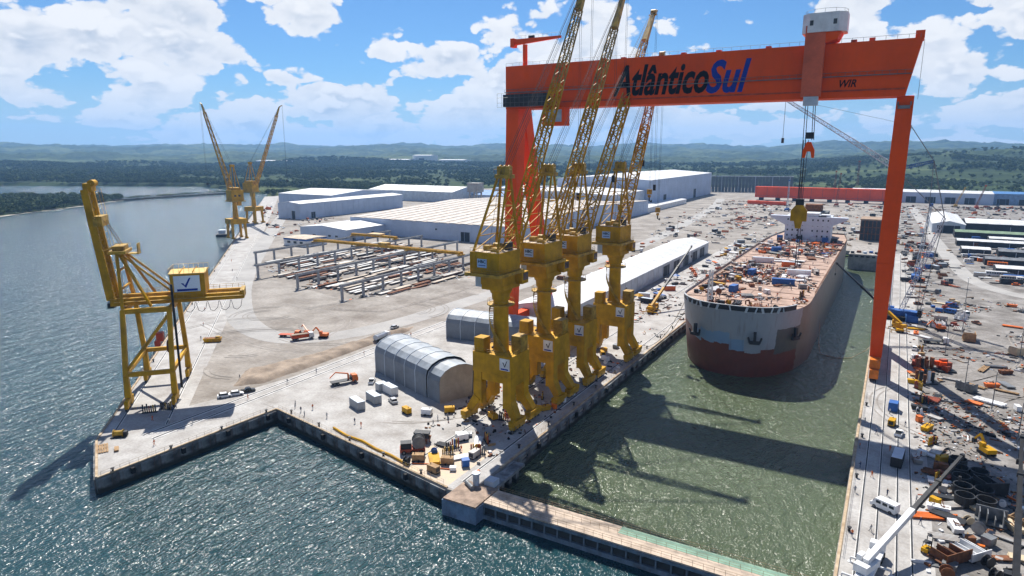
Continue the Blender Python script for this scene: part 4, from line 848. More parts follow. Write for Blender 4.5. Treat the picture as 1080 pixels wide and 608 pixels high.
    MB().bx(-7, 9, y0 + 22, y0 + 38, SD - .9, SD + 15.5).build('engine_casing', M('casing_grey', (.11, .12, .125), .7), t); MB().bx(-5, 5, y0 + 25, y0 + 35, SD + 15.6, SD + 20).build('funnel', RUST, t)
    for x, y, c in ((-15.5, y0 - 1.3, BLUE), (10.8, y0 - 1.4, BLUE), (-4, y0 - 1.2, DARK), (4, y0 - 1.2, PALE), (16, y0 - 3, DARK)): MB().bx(x - 1.7, x + 1.7, y - .8, y + .8, SD - .88, SD + 1.9).build('deck_locker', c, t)
    # white mast on the foredeck
    MB().lattice((-9.8, 10, SD - .9), (-9.8, 10, SD + 12), 1.6, 1.0, 1.6, 1.0, 8, .12, .07).build('foremast', WHITE, t)
    for k in range(3): MB().poly([(-8 + 5 * k, 12 + 2 * k, SD - .9), (-8 + 5 * k, 12 + 2 * k, SD + .5), (-6.8 + 5 * k, 12 + 2 * k, SD + .9), (-6.6 + 5 * k, 12 + 2 * k, SD - .9)], .25, 6).build('vent_pipe', RUST, t)
    for k in range(18):
        y = 22 + 11 * k; MB().bx(-SH + 2, SH - 2, y - .07, y + .07, SD - .89, SD - .72).build('deck_seam', DECK, t)
    for x in (-9.5, 0, 9.5): MB().bx(x - .06, x + .06, 24, 214, SD - .89, SD - .75).build('deck_girder', DECK, t)
tanker()
def deck(x, y): return (SX + x, SY0 + y, SD - .9)

def barge_block():
    t = thing('hull_block', 'grey floating hull block behind the tanker at the dock side', 'hull block', (-14.6, 503, 0))
    HG = M('block_grey', (.30, .31, .30), .7, var=.3, scale=.2, streak=.3)
    MB().bx(-9.6, 10.2, 0, 46, -9, 6.2).build('hull', HG, t); MB().bx(-9.4, 10.0, .3, 45.8, 6.2, 6.5).build('deck', M('block_deck', (.36, .33, .30), .8, var=.4, scale=.3), t)
    for k in range(6): MB().bx(-9 + 3.4 * k, -7 + 3.4 * k, -.35, -.02, 4.6, 5.6).build('fender', DARK, t)
    for k in range(5): MB().box((-7.5 + 3.7 * k, 4 + (k * 5) % 9, 7.2), (2.2, 2.0, 1.4), k).build('deck_locker', (DARK, RUST, PALE, BLUE, DARK)[k], t)
    MB().bx(-9.62, -9.9, 0, 40, 3.0, 3.6).build('rubbing_strip', DARK, t)
barge_block()
def cage_block():
    t = thing('steel_block', 'tall dark ship section of open steel ribs beside the dock head', 'ship section', (-13.5, 640, 0)); m = MB().bx(-10.5, 10.5, 0, 26, 0, 17.0); m.build('core', DARK, t)
    for k in range(8): MB().bx(-10.6 + 2.95 * k, -10.0 + 2.95 * k, -.5, -.02, .2, 17).build('rib', RUST, t)
    for z in (5.5, 11): MB().bx(-10.8, 10.8, -.75, -.52, z, z + .5).build('stringer', RUST, t)
    MB().bx(-11, 11, -.8, 26.5, 17.02, 18.2).build('top_deck', M('block_deck_rust', (.36, .25, .17), .8, var=.3), t)
cage_block()

# ================================================================== OTHER CRANES
def small_portal(t, tip, wide=1.):
    for sx in (-1, 1):
        for sy in (-1, 1): MB().bar((sx * 5.4, sy * 5, 13.8), (sx * 5.8, sy * 5.6, 1.2), 1.9, 1.9, 1.5, 1.5).bx(sx * 5.8 - .8, sx * 5.8 + .8, sy * 5.6 - 2.4, sy * 5.6 + 2.4, .2, 1.5).build('leg', YEL, t)
    MB().bx(-7, 7, -6.6, 6.6, 13.0, 17.4).build('portal_deck', YEL, t); MB().tube((0, 0, 17.42), (0, 0, 33), 2.4, 1.7, 14).build('pillar', YEL, t)
    h = MB().bx(-5.2, 5.2, -8.0, 3.6, 33.02, 42).bx(-3.6, 3.6, -6, 3, 42, 44).build('machine_house', YEL, t)
    for x in (-3.0, .6): MB().bx(x, x + 1.8, -8.08, -8.02, 36.5, 38).build('window', GLASS, h)
    MB().bx(-6.4, 6.4, -9.0, 4.2, 32.2, 33.0).build('house_platform', YEL2, t)
    c = MB().bx(3.2, 6.6, 1.5, 5.4, 28.2, 32.0).build('cabin', YEL, t)
    m = MB()
    for s_ in (-1, 1): m.bar((s_ * 3.2, 3.0, 42), (s_ * 1.1, -.5, 62), .6).bar((s_ * 3.4, -6.6, 42), (s_ * 1.1, -1.2, 62), .5)
    m.bx(-1.8, 1.8, -2, .6, 61.4, 63.4); m.build('a_frame', YEL, t)
    foot = Vector((0, 4.8, 40)); tip = Vector(tip); d = tip - foot; up = Vector((0, -d.z, d.y)).normalized()
    MB().lattice(foot, foot.lerp(tip, .9), 4.4, 1.9, 1.6, 1.6, 20, .24, .14, up=up).build('jib', YEL, t)
    MB().bar(foot.lerp(tip, .9), tip, 1.7, 1.5, 1.0, 1.0, up=up).bar(tip, tip + Vector((0, 3.5, 1.5)), .9, .8, .5, .5).build('jib_head', YEL2, t)
    m = MB()
    for x in (-.7, .7): m.tube((x, -.6, 63), tip + Vector((x * .6, 0, .3)), .10, n=3)
    for x in (-.4, .4): m.tube(tip + Vector((x, 3.4, 1.4)), (tip.x + x, tip.y + 3.4, 46), .08, n=3)
    m.build('rope', ROPE, t); MB().box((tip.x, tip.y + 3.4, 45), (1.4, 1.2, 2.2)).build('hook_block', DARK, t)
p = qp(433, 1.5); t = thing('luffing_crane', 'far yellow luffing crane at the quay with jib leaning left', 'crane', (*p, 0), R(74), 'far luffing cranes on the quay'); small_portal(t, (0, 56, 116))
p = qp(560, 9); t = thing('luffing_crane', 'farther yellow luffing crane behind it with jib leaning right', 'crane', (*p, 0), R(-78), 'far luffing cranes on the quay'); small_portal(t, (0, 40, 118))

def crawler(t, mast_h, jib, col=None, cab=BLUE):
    col = col or PALE
    for s_ in (-1, 1):
        MB().ext([(-5.2, .5), (-4.4, .05), (4.4, .05), (5.2, .5), (5.2, 1.4), (4.4, 1.9), (-4.4, 1.9), (-5.2, 1.4)], 'x', s_ * 4.2 - .75, s_ * 4.2 + .75).build('crawler_track', BLACK, t)
    MB().bx(-3.5, 3.5, -2.2, 2.2, .9, 1.8).build('carbody', cab, t); MB().bx(-2.4, 2.4, -8.6, 3.8, 1.95, 4.2).build('upper_frame', cab, t)
    for k in range(4): MB().bx(-4.2, -2.5 if k % 2 else 4.2, -10.2, -8.65, 2.2 + .9 * k, 3.0 + .9 * k).build('counterweight', DARK, t)
    c = MB().bx(2.5, 4.3, 1.2, 4.0, 2.4, 4.8).build('cabin', cab, t); MB().bx(2.7, 4.1, 4.0, 4.06, 3.2, 4.6).build('window', GLASS, c)
    f = Vector((0, 3.4, 3.0)); top = Vector((0, 6.0, mast_h)); MB().lattice(f, top, 2.0, 2.4, 1.6, 2.2, 24, .16, .09, up=(0, 1, 0)).build('boom', col, t)
    j = Vector(jib); d = j - top
    MB().lattice(top, j, 2.2, 1.4, 2.2, 1.2, 26, .13, .075).build('luffing_jib', col, t)
    b1 = top + Vector((0, -3.0, 19)); b2 = top + Vector((0, -13.5, 3.6)); MB().lattice(top, b1, 1.6, 1.0, 1.6, 1.0, 7, .14, .08).build('jib_strut', col, t); MB().lattice(top, b2, 1.6, 1.0, 1.4, .9, 6, .16, .09).build('jib_strut', BLUE, t)
    b3 = Vector((0, -14, 47)); MB().lattice((0, -2, 4.2), b3, 1.8, 1.2, 1.8, 1.2, 16, .13, .08).build('derrick_mast', col, t)
    m = MB()
    for x in (-.7, .7):
        m.tube(b1 + Vector((x, 0, 0)), j + Vector((x, 0, .5)), .06, n=3).tube(b1 + Vector((x, 0, 0)), b2 + Vector((x, 0, 0)), .12, n=4).tube(b2 + Vector((x, 0, 0)), b3 + Vector((x, 0, 0)), .16, n=4).tube(b3 + Vector((x, 0, 0)), (x, -9.4, 5), .12, n=4).tube(b3 + Vector((x, 0, 0)), top + Vector((x, 0, -1)), .10, n=4).tube(b2 + Vector((x, 0, 0)), (x, -8.4, 5), .08, n=4)
        m.tube(j + Vector((x * .4, 0, -.3)), (j.x + x * .4, j.y, j.z - 18), .06, n=3)
    m.build('pendant', STEEL, t); MB().bx(j.x - .6, j.x + .6, j.y - .5, j.y + .5, j.z - 20.4, j.z - 18).build('hook_block', DARK, t)
t = thing('crawler_crane', 'pale lattice crawler crane behind the slim gantry leg, jib reaching left', 'crane', (5.2, 345, 0), R(84)); crawler(t, 67.5, (0, 56, 99.5))
# second pale lattice boom a little further down the quay
def slim_lattice(name, label, loc, top, h, col, base=DARK, w=1.6, rz=0.):
    t = thing(name, label, 'crane', loc, rz)
    for s_ in (-1, 1): MB().ext([(-3.4, .4), (-2.8, .05), (2.8, .05), (3.4, .4), (3.4, 1.0), (2.8, 1.4), (-2.8, 1.4), (-3.4, 1.0)], 'x', s_ * 2.6 - .5, s_ * 2.6 + .5).build('crawler_track', BLACK, t)
    MB().bx(-1.9, 1.9, -5.0, 2.6, 1.42, 3.6).bx(-2.2, 2.2, -6.2, -5.02, 1.6, 3.8).build('upper_frame', base, t); MB().bx(1.0, 2.6, 1.0, 3.4, 1.9, 4.2).build('cabin', base, t)
    MB().lattice((0, 2.6, 2.4), (top[0], top[1], h), w, w * .6, w, w * .6, max(10, int(h / 2.6)), .12, .07).build('boom', col, t); MB().box((top[0], top[1], h), (w, w, 1.6)).build('boom_head', base, t)
    MB().tube((0, -4.6, 3.6), (top[0], top[1], h), .06, n=3).tube((0, -2.0, 3.6), (0, -7, 9), .14, n=4).tube((0, -7, 9), (top[0], top[1], h), .06, n=3).tube((top[0], top[1] + .4, h), (top[0], top[1] + .6, h * .45), .05, n=3).build('rope', ROPE, t)
    return t
slim_lattice('lattice_crane', 'pale blue lattice crane standing by the road east of the dock', (14.5, 455, 0), (4, 10, 0), 44, PALE, BLUE, 1.9)
slim_lattice('lattice_crane', 'slim white mast crane near the left end of the orange girder', (-118, 900, 0), (0, 3, 0), 38, PALE, BLUE, 2.0)
slim_lattice('lattice_crane', 'rusty lattice crane standing in front of the orange girder middle', (-70, 1010, 0), (2, 4, 0), 44, RUST, RED, 2.4)
slim_lattice('lattice_crane', 'taller rusty lattice crane behind the orange girder right part', (-55, 1180, 0), (0, 4, 0), 58, RUST, RED, 3.0)
slim_lattice('lattice_crane', 'short rusty lattice crane left of the taller one beyond the girder', (-88, 1190, 0), (1, 3, 0), 42, RUST, RED, 2.6)
slim_lattice('lattice_crane', 'thin orange lattice crane leaning by the long eastern warehouse', (92, 1060, 0), (8, 6, 0), 30, RUST, ORA2, 1.8)
slim_lattice('lattice_crane', 'yellow lattice crane leaning in front of the long eastern warehouse', (70, 1075, 0), (9, 4, 0), 26, YEL2, YEL2, 1.8)

def tele_crane(t, vec, length, c_base=YEL, c_boom=DARK, frac=.45):
    """mobile crane: carrier along local x, telescopic boom along vec from the turntable"""
    MB().bx(-5.6, 5.4, -1.3, 1.3, .9, 1.7).build('carrier', c_base, t); c = MB().ext([(5.42, .9), (7.4, .9), (7.4, 1.9), (7.0, 3.0), (5.42, 3.0)], 'y', -1.25, 1.25).build('cab', c_base, t); MB().bx(7.08, 7.3, -1.1, 1.1, 1.95, 2.8).build('windscreen', GLASS, c)
    for x in (-4.4, -2.9, 2.6, 4.2, 6.2):
        for s_ in (-1, 1): MB().tube((x, s_ * 1.0, .6), (x, s_ * 1.38, .6), .6, n=12).build('wheel', BLACK, t)
    for x in (-5.0, 1.2):
        for s_ in (-1, 1): MB().bar((x, s_ * 1.2, 1.0), (x, s_ * 3.4, 1.0), .3).bx(x - .12, x + .12, s_ * 3.4 - .12, s_ * 3.4 + .12, .12, 1.0).bx(x - .4, x + .4, s_ * 3.4 - .4, s_ * 3.4 + .4, .04, .12).build('outrigger', c_base, t)
    d = Vector(vec).normalized(); o = Vector((-1.6, 0, 2.6)); az = math.atan2(d.y, d.x)
    MB().box((-1.6, 0, 2.3), (4.4, 2.3, 1.2), az).box(o - Vector((d.x, d.y, 0)) * 2.4, (1.4, 2.4, 1.5), az).build('turntable', c_base, t); MB().box(o + Vector((-d.y * 1.35, d.x * 1.35, .5)), (1.7, .9, 1.7), az).build('operator_cabin', c_base, t)
    o = o + Vector((-d.x, -d.y, .7)); a = o + d * length * frac; b = o + d * length * (frac + (1 - frac) * .5); e = o + d * length
    MB().bar(o, a, 1.0, 1.15).build('boom_base', c_base, t); m = MB().bar(a - d, b, .78, .9); m.build('boom_section', c_boom, t); MB().bar(b - d, e, .58, .68).build('boom_section', c_boom, t)
    for q in (a, b): MB().bar(q - d * .5, q + d * .1, 1.05, 1.2).build('boom_collar', c_boom, t)
    MB().bar(e, e + d * .9, .8, 1.1, .5, .6).build('boom_head', c_boom, t)
    MB().bar((-1.6 + d.x, d.y, 2.7), o + d * length * frac * .55 - Vector((0, 0, .5)), .4).build('luffing_cylinder', STEEL, t)
    h = e + d * .8; MB().tube(h, (h.x, h.y, max(4., h.z - 5)), .05, n=3).bx(h.x - .35, h.x + .35, h.y - .25, h.y + .25, max(4., h.z - 5) - 1.1, max(4., h.z - 5)).build('hook_block', DARK, t)
t = thing('mobile_crane', 'yellow mobile crane on the right quay, black boom across the dock', 'mobile crane', (6.4, 322, 0), R(100)); r_ = Matrix.Rotation(-R(100), 3, 'Z'); tele_crane(t, r_ @ Vector((-29, 28, 20)), 44, YEL, DARK, .2)
t = thing('mobile_crane', 'yellow mobile crane on the left quay with long dark boom by the long shed', 'mobile crane', (-95.5, 301, 0), R(95)); r_ = Matrix.Rotation(-R(95), 3, 'Z'); tele_crane(t, r_ @ Vector((6, 44, 23.5)), 50, YEL, DARK, .3)
t = thing('mobile_crane', 'mobile crane with white and black boom at the bottom of the right quay', 'mobile crane', (2.6, 127.0, 0), R(80)); r_ = Matrix.Rotation(-R(80), 3, 'Z'); tele_crane(t, r_ @ Vector((14.5, 33, 8.5)), 40, WHITE, DARK, .46)
t = thing('mobile_crane', 'mobile crane with dark boom rising at the bottom right corner', 'mobile crane', (24.0, 128, 0), R(85)); r_ = Matrix.Rotation(-R(85), 3, 'Z'); tele_crane(t, r_ @ Vector((2.0, 25, 15)), 34, DARK, DARK, .5)

# ================================================================== BUILDINGS
def shed(name, label, x0, x1, y0, y1, h, wall, roof, ridge='y', rise=2.0, panels=12, doors=(), wins=(), cat='warehouse', group=None, bands=None, over=.5, rib=True, panel_mat2=None):
    """gabled or flat-roofed hall, axis aligned; doors/wins: (face, centre along the face, width, z0, z1)"""
    cx, cy = (x0 + x1) / 2, (y0 + y1) / 2; t = thing(name, label, cat, (cx, cy, 0), 0, group); a, b = (x1 - x0) / 2, (y1 - y0) / 2
    if ridge == 'y': prof = [(-a, 0), (a, 0), (a, h), (0, h + rise), (-a, h)]; MB().ext(prof, 'y', -b, b).build('wall', wall, t)
    else: prof = [(-b, 0), (b, 0), (b, h), (0, h + rise), (-b, h)]; MB().ext(prof, 'x', -a, a).build('wall', wall, t)
    L_ = (y1 - y0) if ridge == 'y' else (x1 - x0); hw = a if ridge == 'y' else b; st = L_ / panels; sl = math.hypot(hw + over, rise * (hw + over) / hw); ang = math.atan2(rise, hw)
    for s_ in (-1, 1):
        m = MB(); w = st / 2 - .04; zt = h + rise + .12; e = (hw + over) * s_; ze = h + .12 - rise * over / hw; th = .18
        P = [(0.02 * s_, zt), (e, ze), (e, ze + th), (0.02 * s_, zt + th)]
        m.ext(P, 'y' if ridge == 'y' else 'x', -w, w)
        me = m.mesh('roof_panel', roof); me2 = m.mesh('roof_panel', panel_mat2) if panel_mat2 else me
        for k in range(panels):
            c = -L_ / 2 + st * (k + .5); o = link('roof_panel', me2 if k % 2 else me, t, (0, c, (.3 if panel_mat2 else .06) * (k % 2)) if ridge == 'y' else (c, 0, (.3 if panel_mat2 else .06) * (k % 2)))
    for f, c, w, z0, z1 in doors:
        m = MB()
        if f == '-y': m.bx(c - w / 2, c + w / 2, -b - .12, -b - .02, z0, z1)
        elif f == '+x': m.bx(a + .02, a + .12, c - w / 2, c + w / 2, z0, z1)
        else: m.bx(-a - .12, -a - .02, c - w / 2, c + w / 2, z0, z1)
        o = m.build('door', M('door_dark', (.025, .03, .04), .6), t); fm = MB()
        if f == '-y': fm.bx(c - w / 2 - .35, c - w / 2 - .01, -b - .25, -b - .02, z0, z1 + .4).bx(c + w / 2 + .01, c + w / 2 + .35, -b - .25, -b - .02, z0, z1 + .4)
        elif f == '+x': fm.bx(a + .02, a + .25, c - w / 2 - .35, c - w / 2 - .01, z0, z1 + .4).bx(a + .02, a + .25, c + w / 2 + .01, c + w / 2 + .35, z0, z1 + .4)
        if fm.v: fm.build('door_frame', PALE, o)
    for f, c, w, z0, z1 in wins:
        m = MB()
        if f == '-y': m.bx(c - w / 2, c + w / 2, -b - .09, -b - .02, z0, z1)
        elif f == '+x': m.bx(a + .02, a + .09, c - w / 2, c + w / 2, z0, z1)
        else: m.bx(-a - .09, -a - .02, c - w / 2, c + w / 2, z0, z1)
        m.build('window', GLASS, t)
    if bands:
        z0, z1, mt = bands; m = MB().bx(-a - .06, a + .06, -b - .06, -b - .012, z0, z1).bx(a + .012, a + .06, -b - .06, b, z0, z1); m.build('wall_band', mt, t)
    if rib:
        n = max(3, int((y1 - y0) / 9)); me = MB().bx(0, .14, -.12, .12, .1, h - .1).mesh('wall_rib', wall)
        for k in range(1, n): link('wall_rib', me, t, (a + .01, -b + (y1 - y0) * k / n, 0))
        n = max(3, int((x1 - x0) / 7)); me = MB().bx(-.12, .12, -.14, 0, .1, h - .1).mesh('wall_rib', wall)
        for k in range(1, n): link('wall_rib', me, t, (-a + (x1 - x0) * k / n, -b - .01, 0))
    return t
shed('warehouse', 'long pale warehouse with a dark doorway at the left of the yard', -606, -571, 522, 700, 17, WALLB, ROOFW, 'y', 1.6, 16, doors=(('-y', 7, 5, 0, 9), ('+x', -70, 6, 0, 7)))
shed('warehouse', 'white roofed hall standing behind the long pale warehouse', -740, -640, 640, 760, 17, WALLB, ROOFW, 'x', 4, 10, doors=(('-y', 20, 8, 0, 8),))
shed('warehouse', 'distant row of white shed roofs behind the pale warehouse', -720, -560, 800, 880, 15, PALE, ROOFW, 'x', 6, 14)
shed('low_building', 'low building with sloping white roof beside the steel runways', -452, -398, 412, 470, 9.5, WALLB, ROOFW, 'y', 2.4, 8, doors=(('-y', -10, 4, 0, 4), ('+x', -20, 4, 0, 5)), wins=(('-y', 8, 3, 3, 4.5), ('-y', 16, 3, 3, 4.5), ('+x', 4, 3, 4, 5.5)), cat='building')
shed('site_office', 'small office with blue roof trim at the quay end of the runways', -428, -402, 372, 394, 6, WHITE, M('tan_flat_roof', (.55, .46, .36), .8), 'x', .6, 4, wins=(('-y', -7, 3.4, 2.2, 4), ('-y', 0, 3.4, 2.2, 4), ('-y', 7, 3.4, 2.2, 4)), cat='building', bands=(4.7, 6.0, BLUE))
shed('fabrication_hall', 'huge low hall with ribbed tan roof in the middle distance', -440, -262, 462, 790, 14.5, WALLB, ROOFT, 'x', 5.5, 30, doors=(('-y', 40, 9, 0, 8), ('+x', -120, 9, 0, 8), ('+x', -60, 9, 0, 8)), wins=(('-y', -50, 2, 8, 9.5), ('-y', 10, 2, 8, 9.5)), panel_mat2=M('tan_roof_pale', (.52, .48, .44), .7, var=.2))
shed('warehouse', 'low hall with blue roof beyond the ribbed hall', -620, -480, 850, 960, 9, WALLB, ROOFB, 'x', 3, 12)
shed('warehouse', 'far low hall with blue and white roof left of the gantry leg', -620, -500, 1010, 1120, 9, WALLB, ROOFB, 'x', 3, 12, panel_mat2=ROOFW)
shed('warehouse', 'tall pale blue warehouse with white roof behind the tower cranes', -420, -284, 860, 1195, 36, WALLB, ROOFW, 'y', 4.5, 20, doors=(('+x', -100, 14, 0, 14), ('+x', 60, 14, 0, 14)))
shed('warehouse', 'lower pale annex joined to the tall blue warehouse near the yard', -430, -290, 740, 858, 23, PALE, ROOFW, 'y', 3.0, 8, doors=(('+x', 0, 9, 0, 9),))
shed('lean_to', 'low white lean-to roof along the tall blue warehouse', -283.5, -262, 790, 960, 6, WHITE, ROOFW, 'y', 1.0, 9, cat='shed', rib=False)
shed('warehouse', 'long low white warehouse with dark doors on the eastern skyline', -60, 118, 1140, 1200, 15, WALLB, ROOFW, 'x', 2.5, 14, doors=tuple(('-y', x, 13, 0, 9) for x in (-10, 14, 38, 62)))
shed('warehouse', 'blue fronted warehouse end at the far right beside dark doors', 119, 170, 1155, 1210, 15, M('blue_cladding', (.20, .32, .50), .5), ROOFB, 'x', 2.0, 5, doors=(('-y', -14, 14, 0, 8), ('-y', 12, 16, 0, 8)))
shed('workshop', 'white gabled workshop with open dark front east of the dock', 32, 58, 735, 850, 8, PALE, ROOFW, 'y', 3, 10, doors=(('-y', 0, 18, 0, 7),))
shed('workshop', 'long white shed behind the dark lean-to at the right edge', 60, 150, 762, 810, 7.5, DARK, ROOFW, 'x', 2.5, 10, doors=(('-y', 0, 20, 0, 5),))
shed('open_shed', 'low green roofed shed in the eastern yard', 48, 140, 700, 722, 5, DARK, M('green_roof', (.16, .24, .15), .8, var=.25, scale=.2), 'x', 1.0, 9, cat='shed', rib=False)
for k, (x0, x1, y0, y1, rm, lab) in enumerate(((46, 92, 640, 656, ROOFW, 'pale flat pipe shed between the green roof and grey sheds'), (46, 64, 588, 604, ROOFW, 'short white roofed store by the road bend, eastern yard'), (68, 110, 585, 600, STEEL, 'dark grey roofed store at the right edge, eastern yard'),
        (56, 96, 540, 552, STEEL, 'long dark store above the parked buses in the eastern yard'), (58, 104, 500, 514, ROOFW, 'pale long store nearest the road bend at the right edge'), (70, 120, 668, 682, ROOFW, 'pale store just below the green roofed shed'))):
    shed('storage_shed', lab, x0, x1, y0, y1, 4.2, DARK, rm, 'x', .9, 6, cat='shed', rib=False, doors=(('-y', 0, (x1 - x0) * .5, 0, 3.2),), group='low stores in the eastern yard')
# long white roofed shed by the left quay
shed('long_shed', 'long white roofed shed running along the left quay behind the cranes', -143, -118, 250, 500, 8.2, PALE, ROOFW, 'y', 2.6, 34, doors=tuple(('+x', y, 13, 0, 6.4) for y in (20, 42, 64, 86, 106)), wins=tuple(('+x', y, 3, 3, 5) for y in (-110, -90, -70, -50)))
# far dark sheet-pile fence
def screen_wall():
    t = thing('wind_fence', 'tall dark grey panelled wall behind the yard left of the orange girder', 'fence', (-300, 1250, 0)); FM = M('fence_panel', (.10, .12, .14), .7, var=.25, scale=.1); me = MB().bx(.1, 5.5, -.2, .2, 0, 28).mesh('panel', FM); pm = MB().bx(-.5, .5, -.6, .4, 0, 29).mesh('post', PALE)
    for k in range(26): link('panel', me, t, (k * 5.6 - 8, k * 1.6 + .1 * (k % 2), 0))
    for k in range(0, 27, 5): link('post', pm, t, (k * 5.6 - 8, k * 1.6, 0))
    MB().bar((-8, 0, 28.6), (138, 41.6, 28.6), 1.2, 1.0).build('cap', PALE, t)
screen_wall()
def spare_girder():
    t = thing('spare_girder', 'long orange crane girder lying across the yard behind the tanker', 'girder', (-100, 1090, 0))
    MB().bx(-90, 88, -5, 5, 4.0, 20.4).build('girder', ORA, t)
    for k in range(12): MB().bx(-88 + 15.5 * k, -87.5 + 15.5 * k, -5.35, -5.02, 4.2, 20.2).build('stiffener', ORA2, t)
    for k in range(8): MB().bx(-84 + 24 * k, -78 + 24 * k, -4, 4, 0, 3.98).build('support', DARK, t)
    MB().bx(-90, 88, -5.6, -5.04, 6.4, 6.9).build('flange', ORA2, t)
    t = thing('box_section', 'short red crane leg section lying in front of the orange girder', 'crane part', (-150, 1000, 0)); MB().bar((-34, 0, 2.5), (18, -8, 2.5), 5, 4.5).build('shell', ORA, t)
    for x in (-26, 10): MB().bx(x - 1.5, x + 1.5, -9 if x > 0 else -4, 2, 0, .3).build('support', DARK, t)
spare_girder()
def water_tower():
    t = thing('water_tank', 'grey square water tank on legs above the ribbed hall', 'water tank', (-520, 800, 0))
    for sx in (-1, 1):
        for sy in (-1, 1): MB().bx(sx * 6 - .9, sx * 6 + .9, sy * 6 - .9, sy * 6 + .9, 0, 17).build('leg', CONC, t)
    MB().bx(-8.5, 8.5, -8.5, 8.5, 17.02, 29).build('tank', CONC, t); MB().bx(-9, 9, -9, 9, 29.02, 29.8).build('roof_slab', CONC, t); MB().bx(-6.9, 6.9, -.5, .5, 9, 9.8).build('brace', CONC, t)
water_tower()

# ---- barrel-roofed tents
def tent(name, label, loc, rz, w, L_, hw, hr, bays, end=True, group=None):
    t = thing(name, label, 'tent', loc, rz, group); n = 8; arc = [(-w / 2, 0), (-w / 2, hw)] + [(-w / 2 * math.cos(math.pi * k / n), hw + hr * math.sin(math.pi * k / n)) for k in range(1, n)] + [(w / 2, hw), (w / 2, 0)]
    st = L_ / bays
    for k in range(bays):
        m = MB(); y0 = k * st + .04; y1 = (k + 1) * st - .04; last = end and k == bays - 1; sc = .93 if last else 1.
        P = [(u * sc, z * sc) for u, z in arc]
        for i in range(len(P) - 1):
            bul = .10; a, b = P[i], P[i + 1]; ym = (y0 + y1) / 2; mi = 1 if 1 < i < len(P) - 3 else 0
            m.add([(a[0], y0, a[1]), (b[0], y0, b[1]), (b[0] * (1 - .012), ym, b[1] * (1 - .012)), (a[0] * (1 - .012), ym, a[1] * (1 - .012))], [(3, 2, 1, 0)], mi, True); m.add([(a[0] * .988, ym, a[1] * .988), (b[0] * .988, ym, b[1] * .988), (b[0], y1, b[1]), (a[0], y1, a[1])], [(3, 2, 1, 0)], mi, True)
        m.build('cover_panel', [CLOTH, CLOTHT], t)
        r = MB()
        for i in range(len(P) - 1): r.bar((P[i][0] * 1.006, y0, P[i][1] * 1.004), (P[i + 1][0] * 1.006, y0, P[i + 1][1] * 1.004), .22)
        r.build('rib', PALE, t)
    sc = .93 if end else 1.; P = [(u * sc * .99, z * sc * .99) for u, z in arc]; m = MB(); m.add([(u, L_ - .06, z) for u, z in P], [tuple(range(len(P)))]); m.build('end_wall', M('tent_end_cloth', (.33, .31, .28), .7, var=.15, scale=.3), t)
    m = MB(); P = [(u * .985, z * .985) for u, z in arc]; m.add([(u, .06, z) for u, z in P], [tuple(range(len(P)))[::-1]]); m.build('end_wall', CLOTH, t); return t
# axis runs from (-148,176) to (-112,160)
tent('storage_tent', 'grey barrel-roofed storage tent standing on the front quay', (-149.0, 175.6, 0), R(-90 - 21), 15.5, 40, 7.4, 4.6, 6)
tent('storage_tent', 'grey barrel-roofed tent behind the first tower crane', (-155.5, 222.5, 0), R(-90 + 4), 14.5, 40, 6.4, 4.4, 6, False)
# a second shorter tent stretch joined on the right
tent('storage_tent', 'low dark barrel tent continuing between the tower crane pillars', (-114.8, 226.6, 0), R(-90 + 4), 13.0, 12, 6.0, 3.8, 2, False)

# ================================================================== STEEL RUNWAY FRAMES WITH PLATE STACKS
COLM = MB().bx(-.55, .55, -.55, .55, 0, 7.4).mesh('column', M('runway_concrete', (.33, .34, .35), .8, var=.2)); BSM = MB().bx(-1.1, 1.1, -1.1, 1.1, 0, .5).mesh('column_base', CONC)
def runway(x, y0, y1, label):
    t = thing('crane_runway', label, 'runway frame', (x, y0, 0), 0, 'runway frames over the plate yard'); n = round((y1 - y0) / 15.5)
    for k in range(n + 1): link('column', COLM, t, (0, (y1 - y0) * k / n, 0)); link('column_base', BSM, t, (0, (y1 - y0) * k / n, 0))
    MB().bx(-.8, .8, -1.2, y1 - y0 + 1.2, 7.42, 8.7).build('beam', M('runway_beam', (.30, .32, .34), .7, var=.25), t); MB().bx(-.12, .12, -1.2, y1 - y0 + 1.2, 8.72, 8.9).build('rail', DARK, t)
runway(-371, 298, 436, 'grey runway frame nearest the river, first of four'); runway(-328, 264, 424, 'grey runway frame second from the river quay'); runway(-283.5, 254, 410, 'grey runway frame third from the river quay'); runway(-240.5, 244, 370, 'grey runway frame nearest the dirt road, last of four')
def overhead_crane():
    t = thing('overhead_crane', 'yellow travelling bridge crane resting across the runway frames', 'overhead crane', (-328, 352, 8.92))
    for y in (-1.6, 1.6): MB().bx(-43, 88, y - .45, y + .45, .6, 2.3).build('bridge_girder', YEL, t)
    for x in (-43, 0.2, 44.5, 87.5): MB().bx(x - .8, x + .8, -3.6, 3.6, .02, .58).build('end_carriage', YEL2, t)
    MB().bx(20, 27, -2.6, 2.6, 2.32, 4.0).build('trolley', YEL2, t)
    t = thing('overhead_crane', 'short yellow bridge crane further back on the runway frames', 'overhead crane', (-371, 392, 8.92)); 
    MB().bx(-1, 44, -1.3, -.4, .6, 2.3).build('bridge_girder', YEL, t); MB().bx(-1, 44, .4, 1.3, .6, 2.3).build('bridge_girder', YEL, t); MB().bx(18, 30, -3.5, 3.5, 2.32, 3.4).build('trolley', M('tan_box', (.60, .42, .2), .7), t)
    for x in (0, 43): MB().bx(x - .8, x + .8, -3, 3, .02, .58).build('end_carriage', YEL2, t)
overhead_crane()
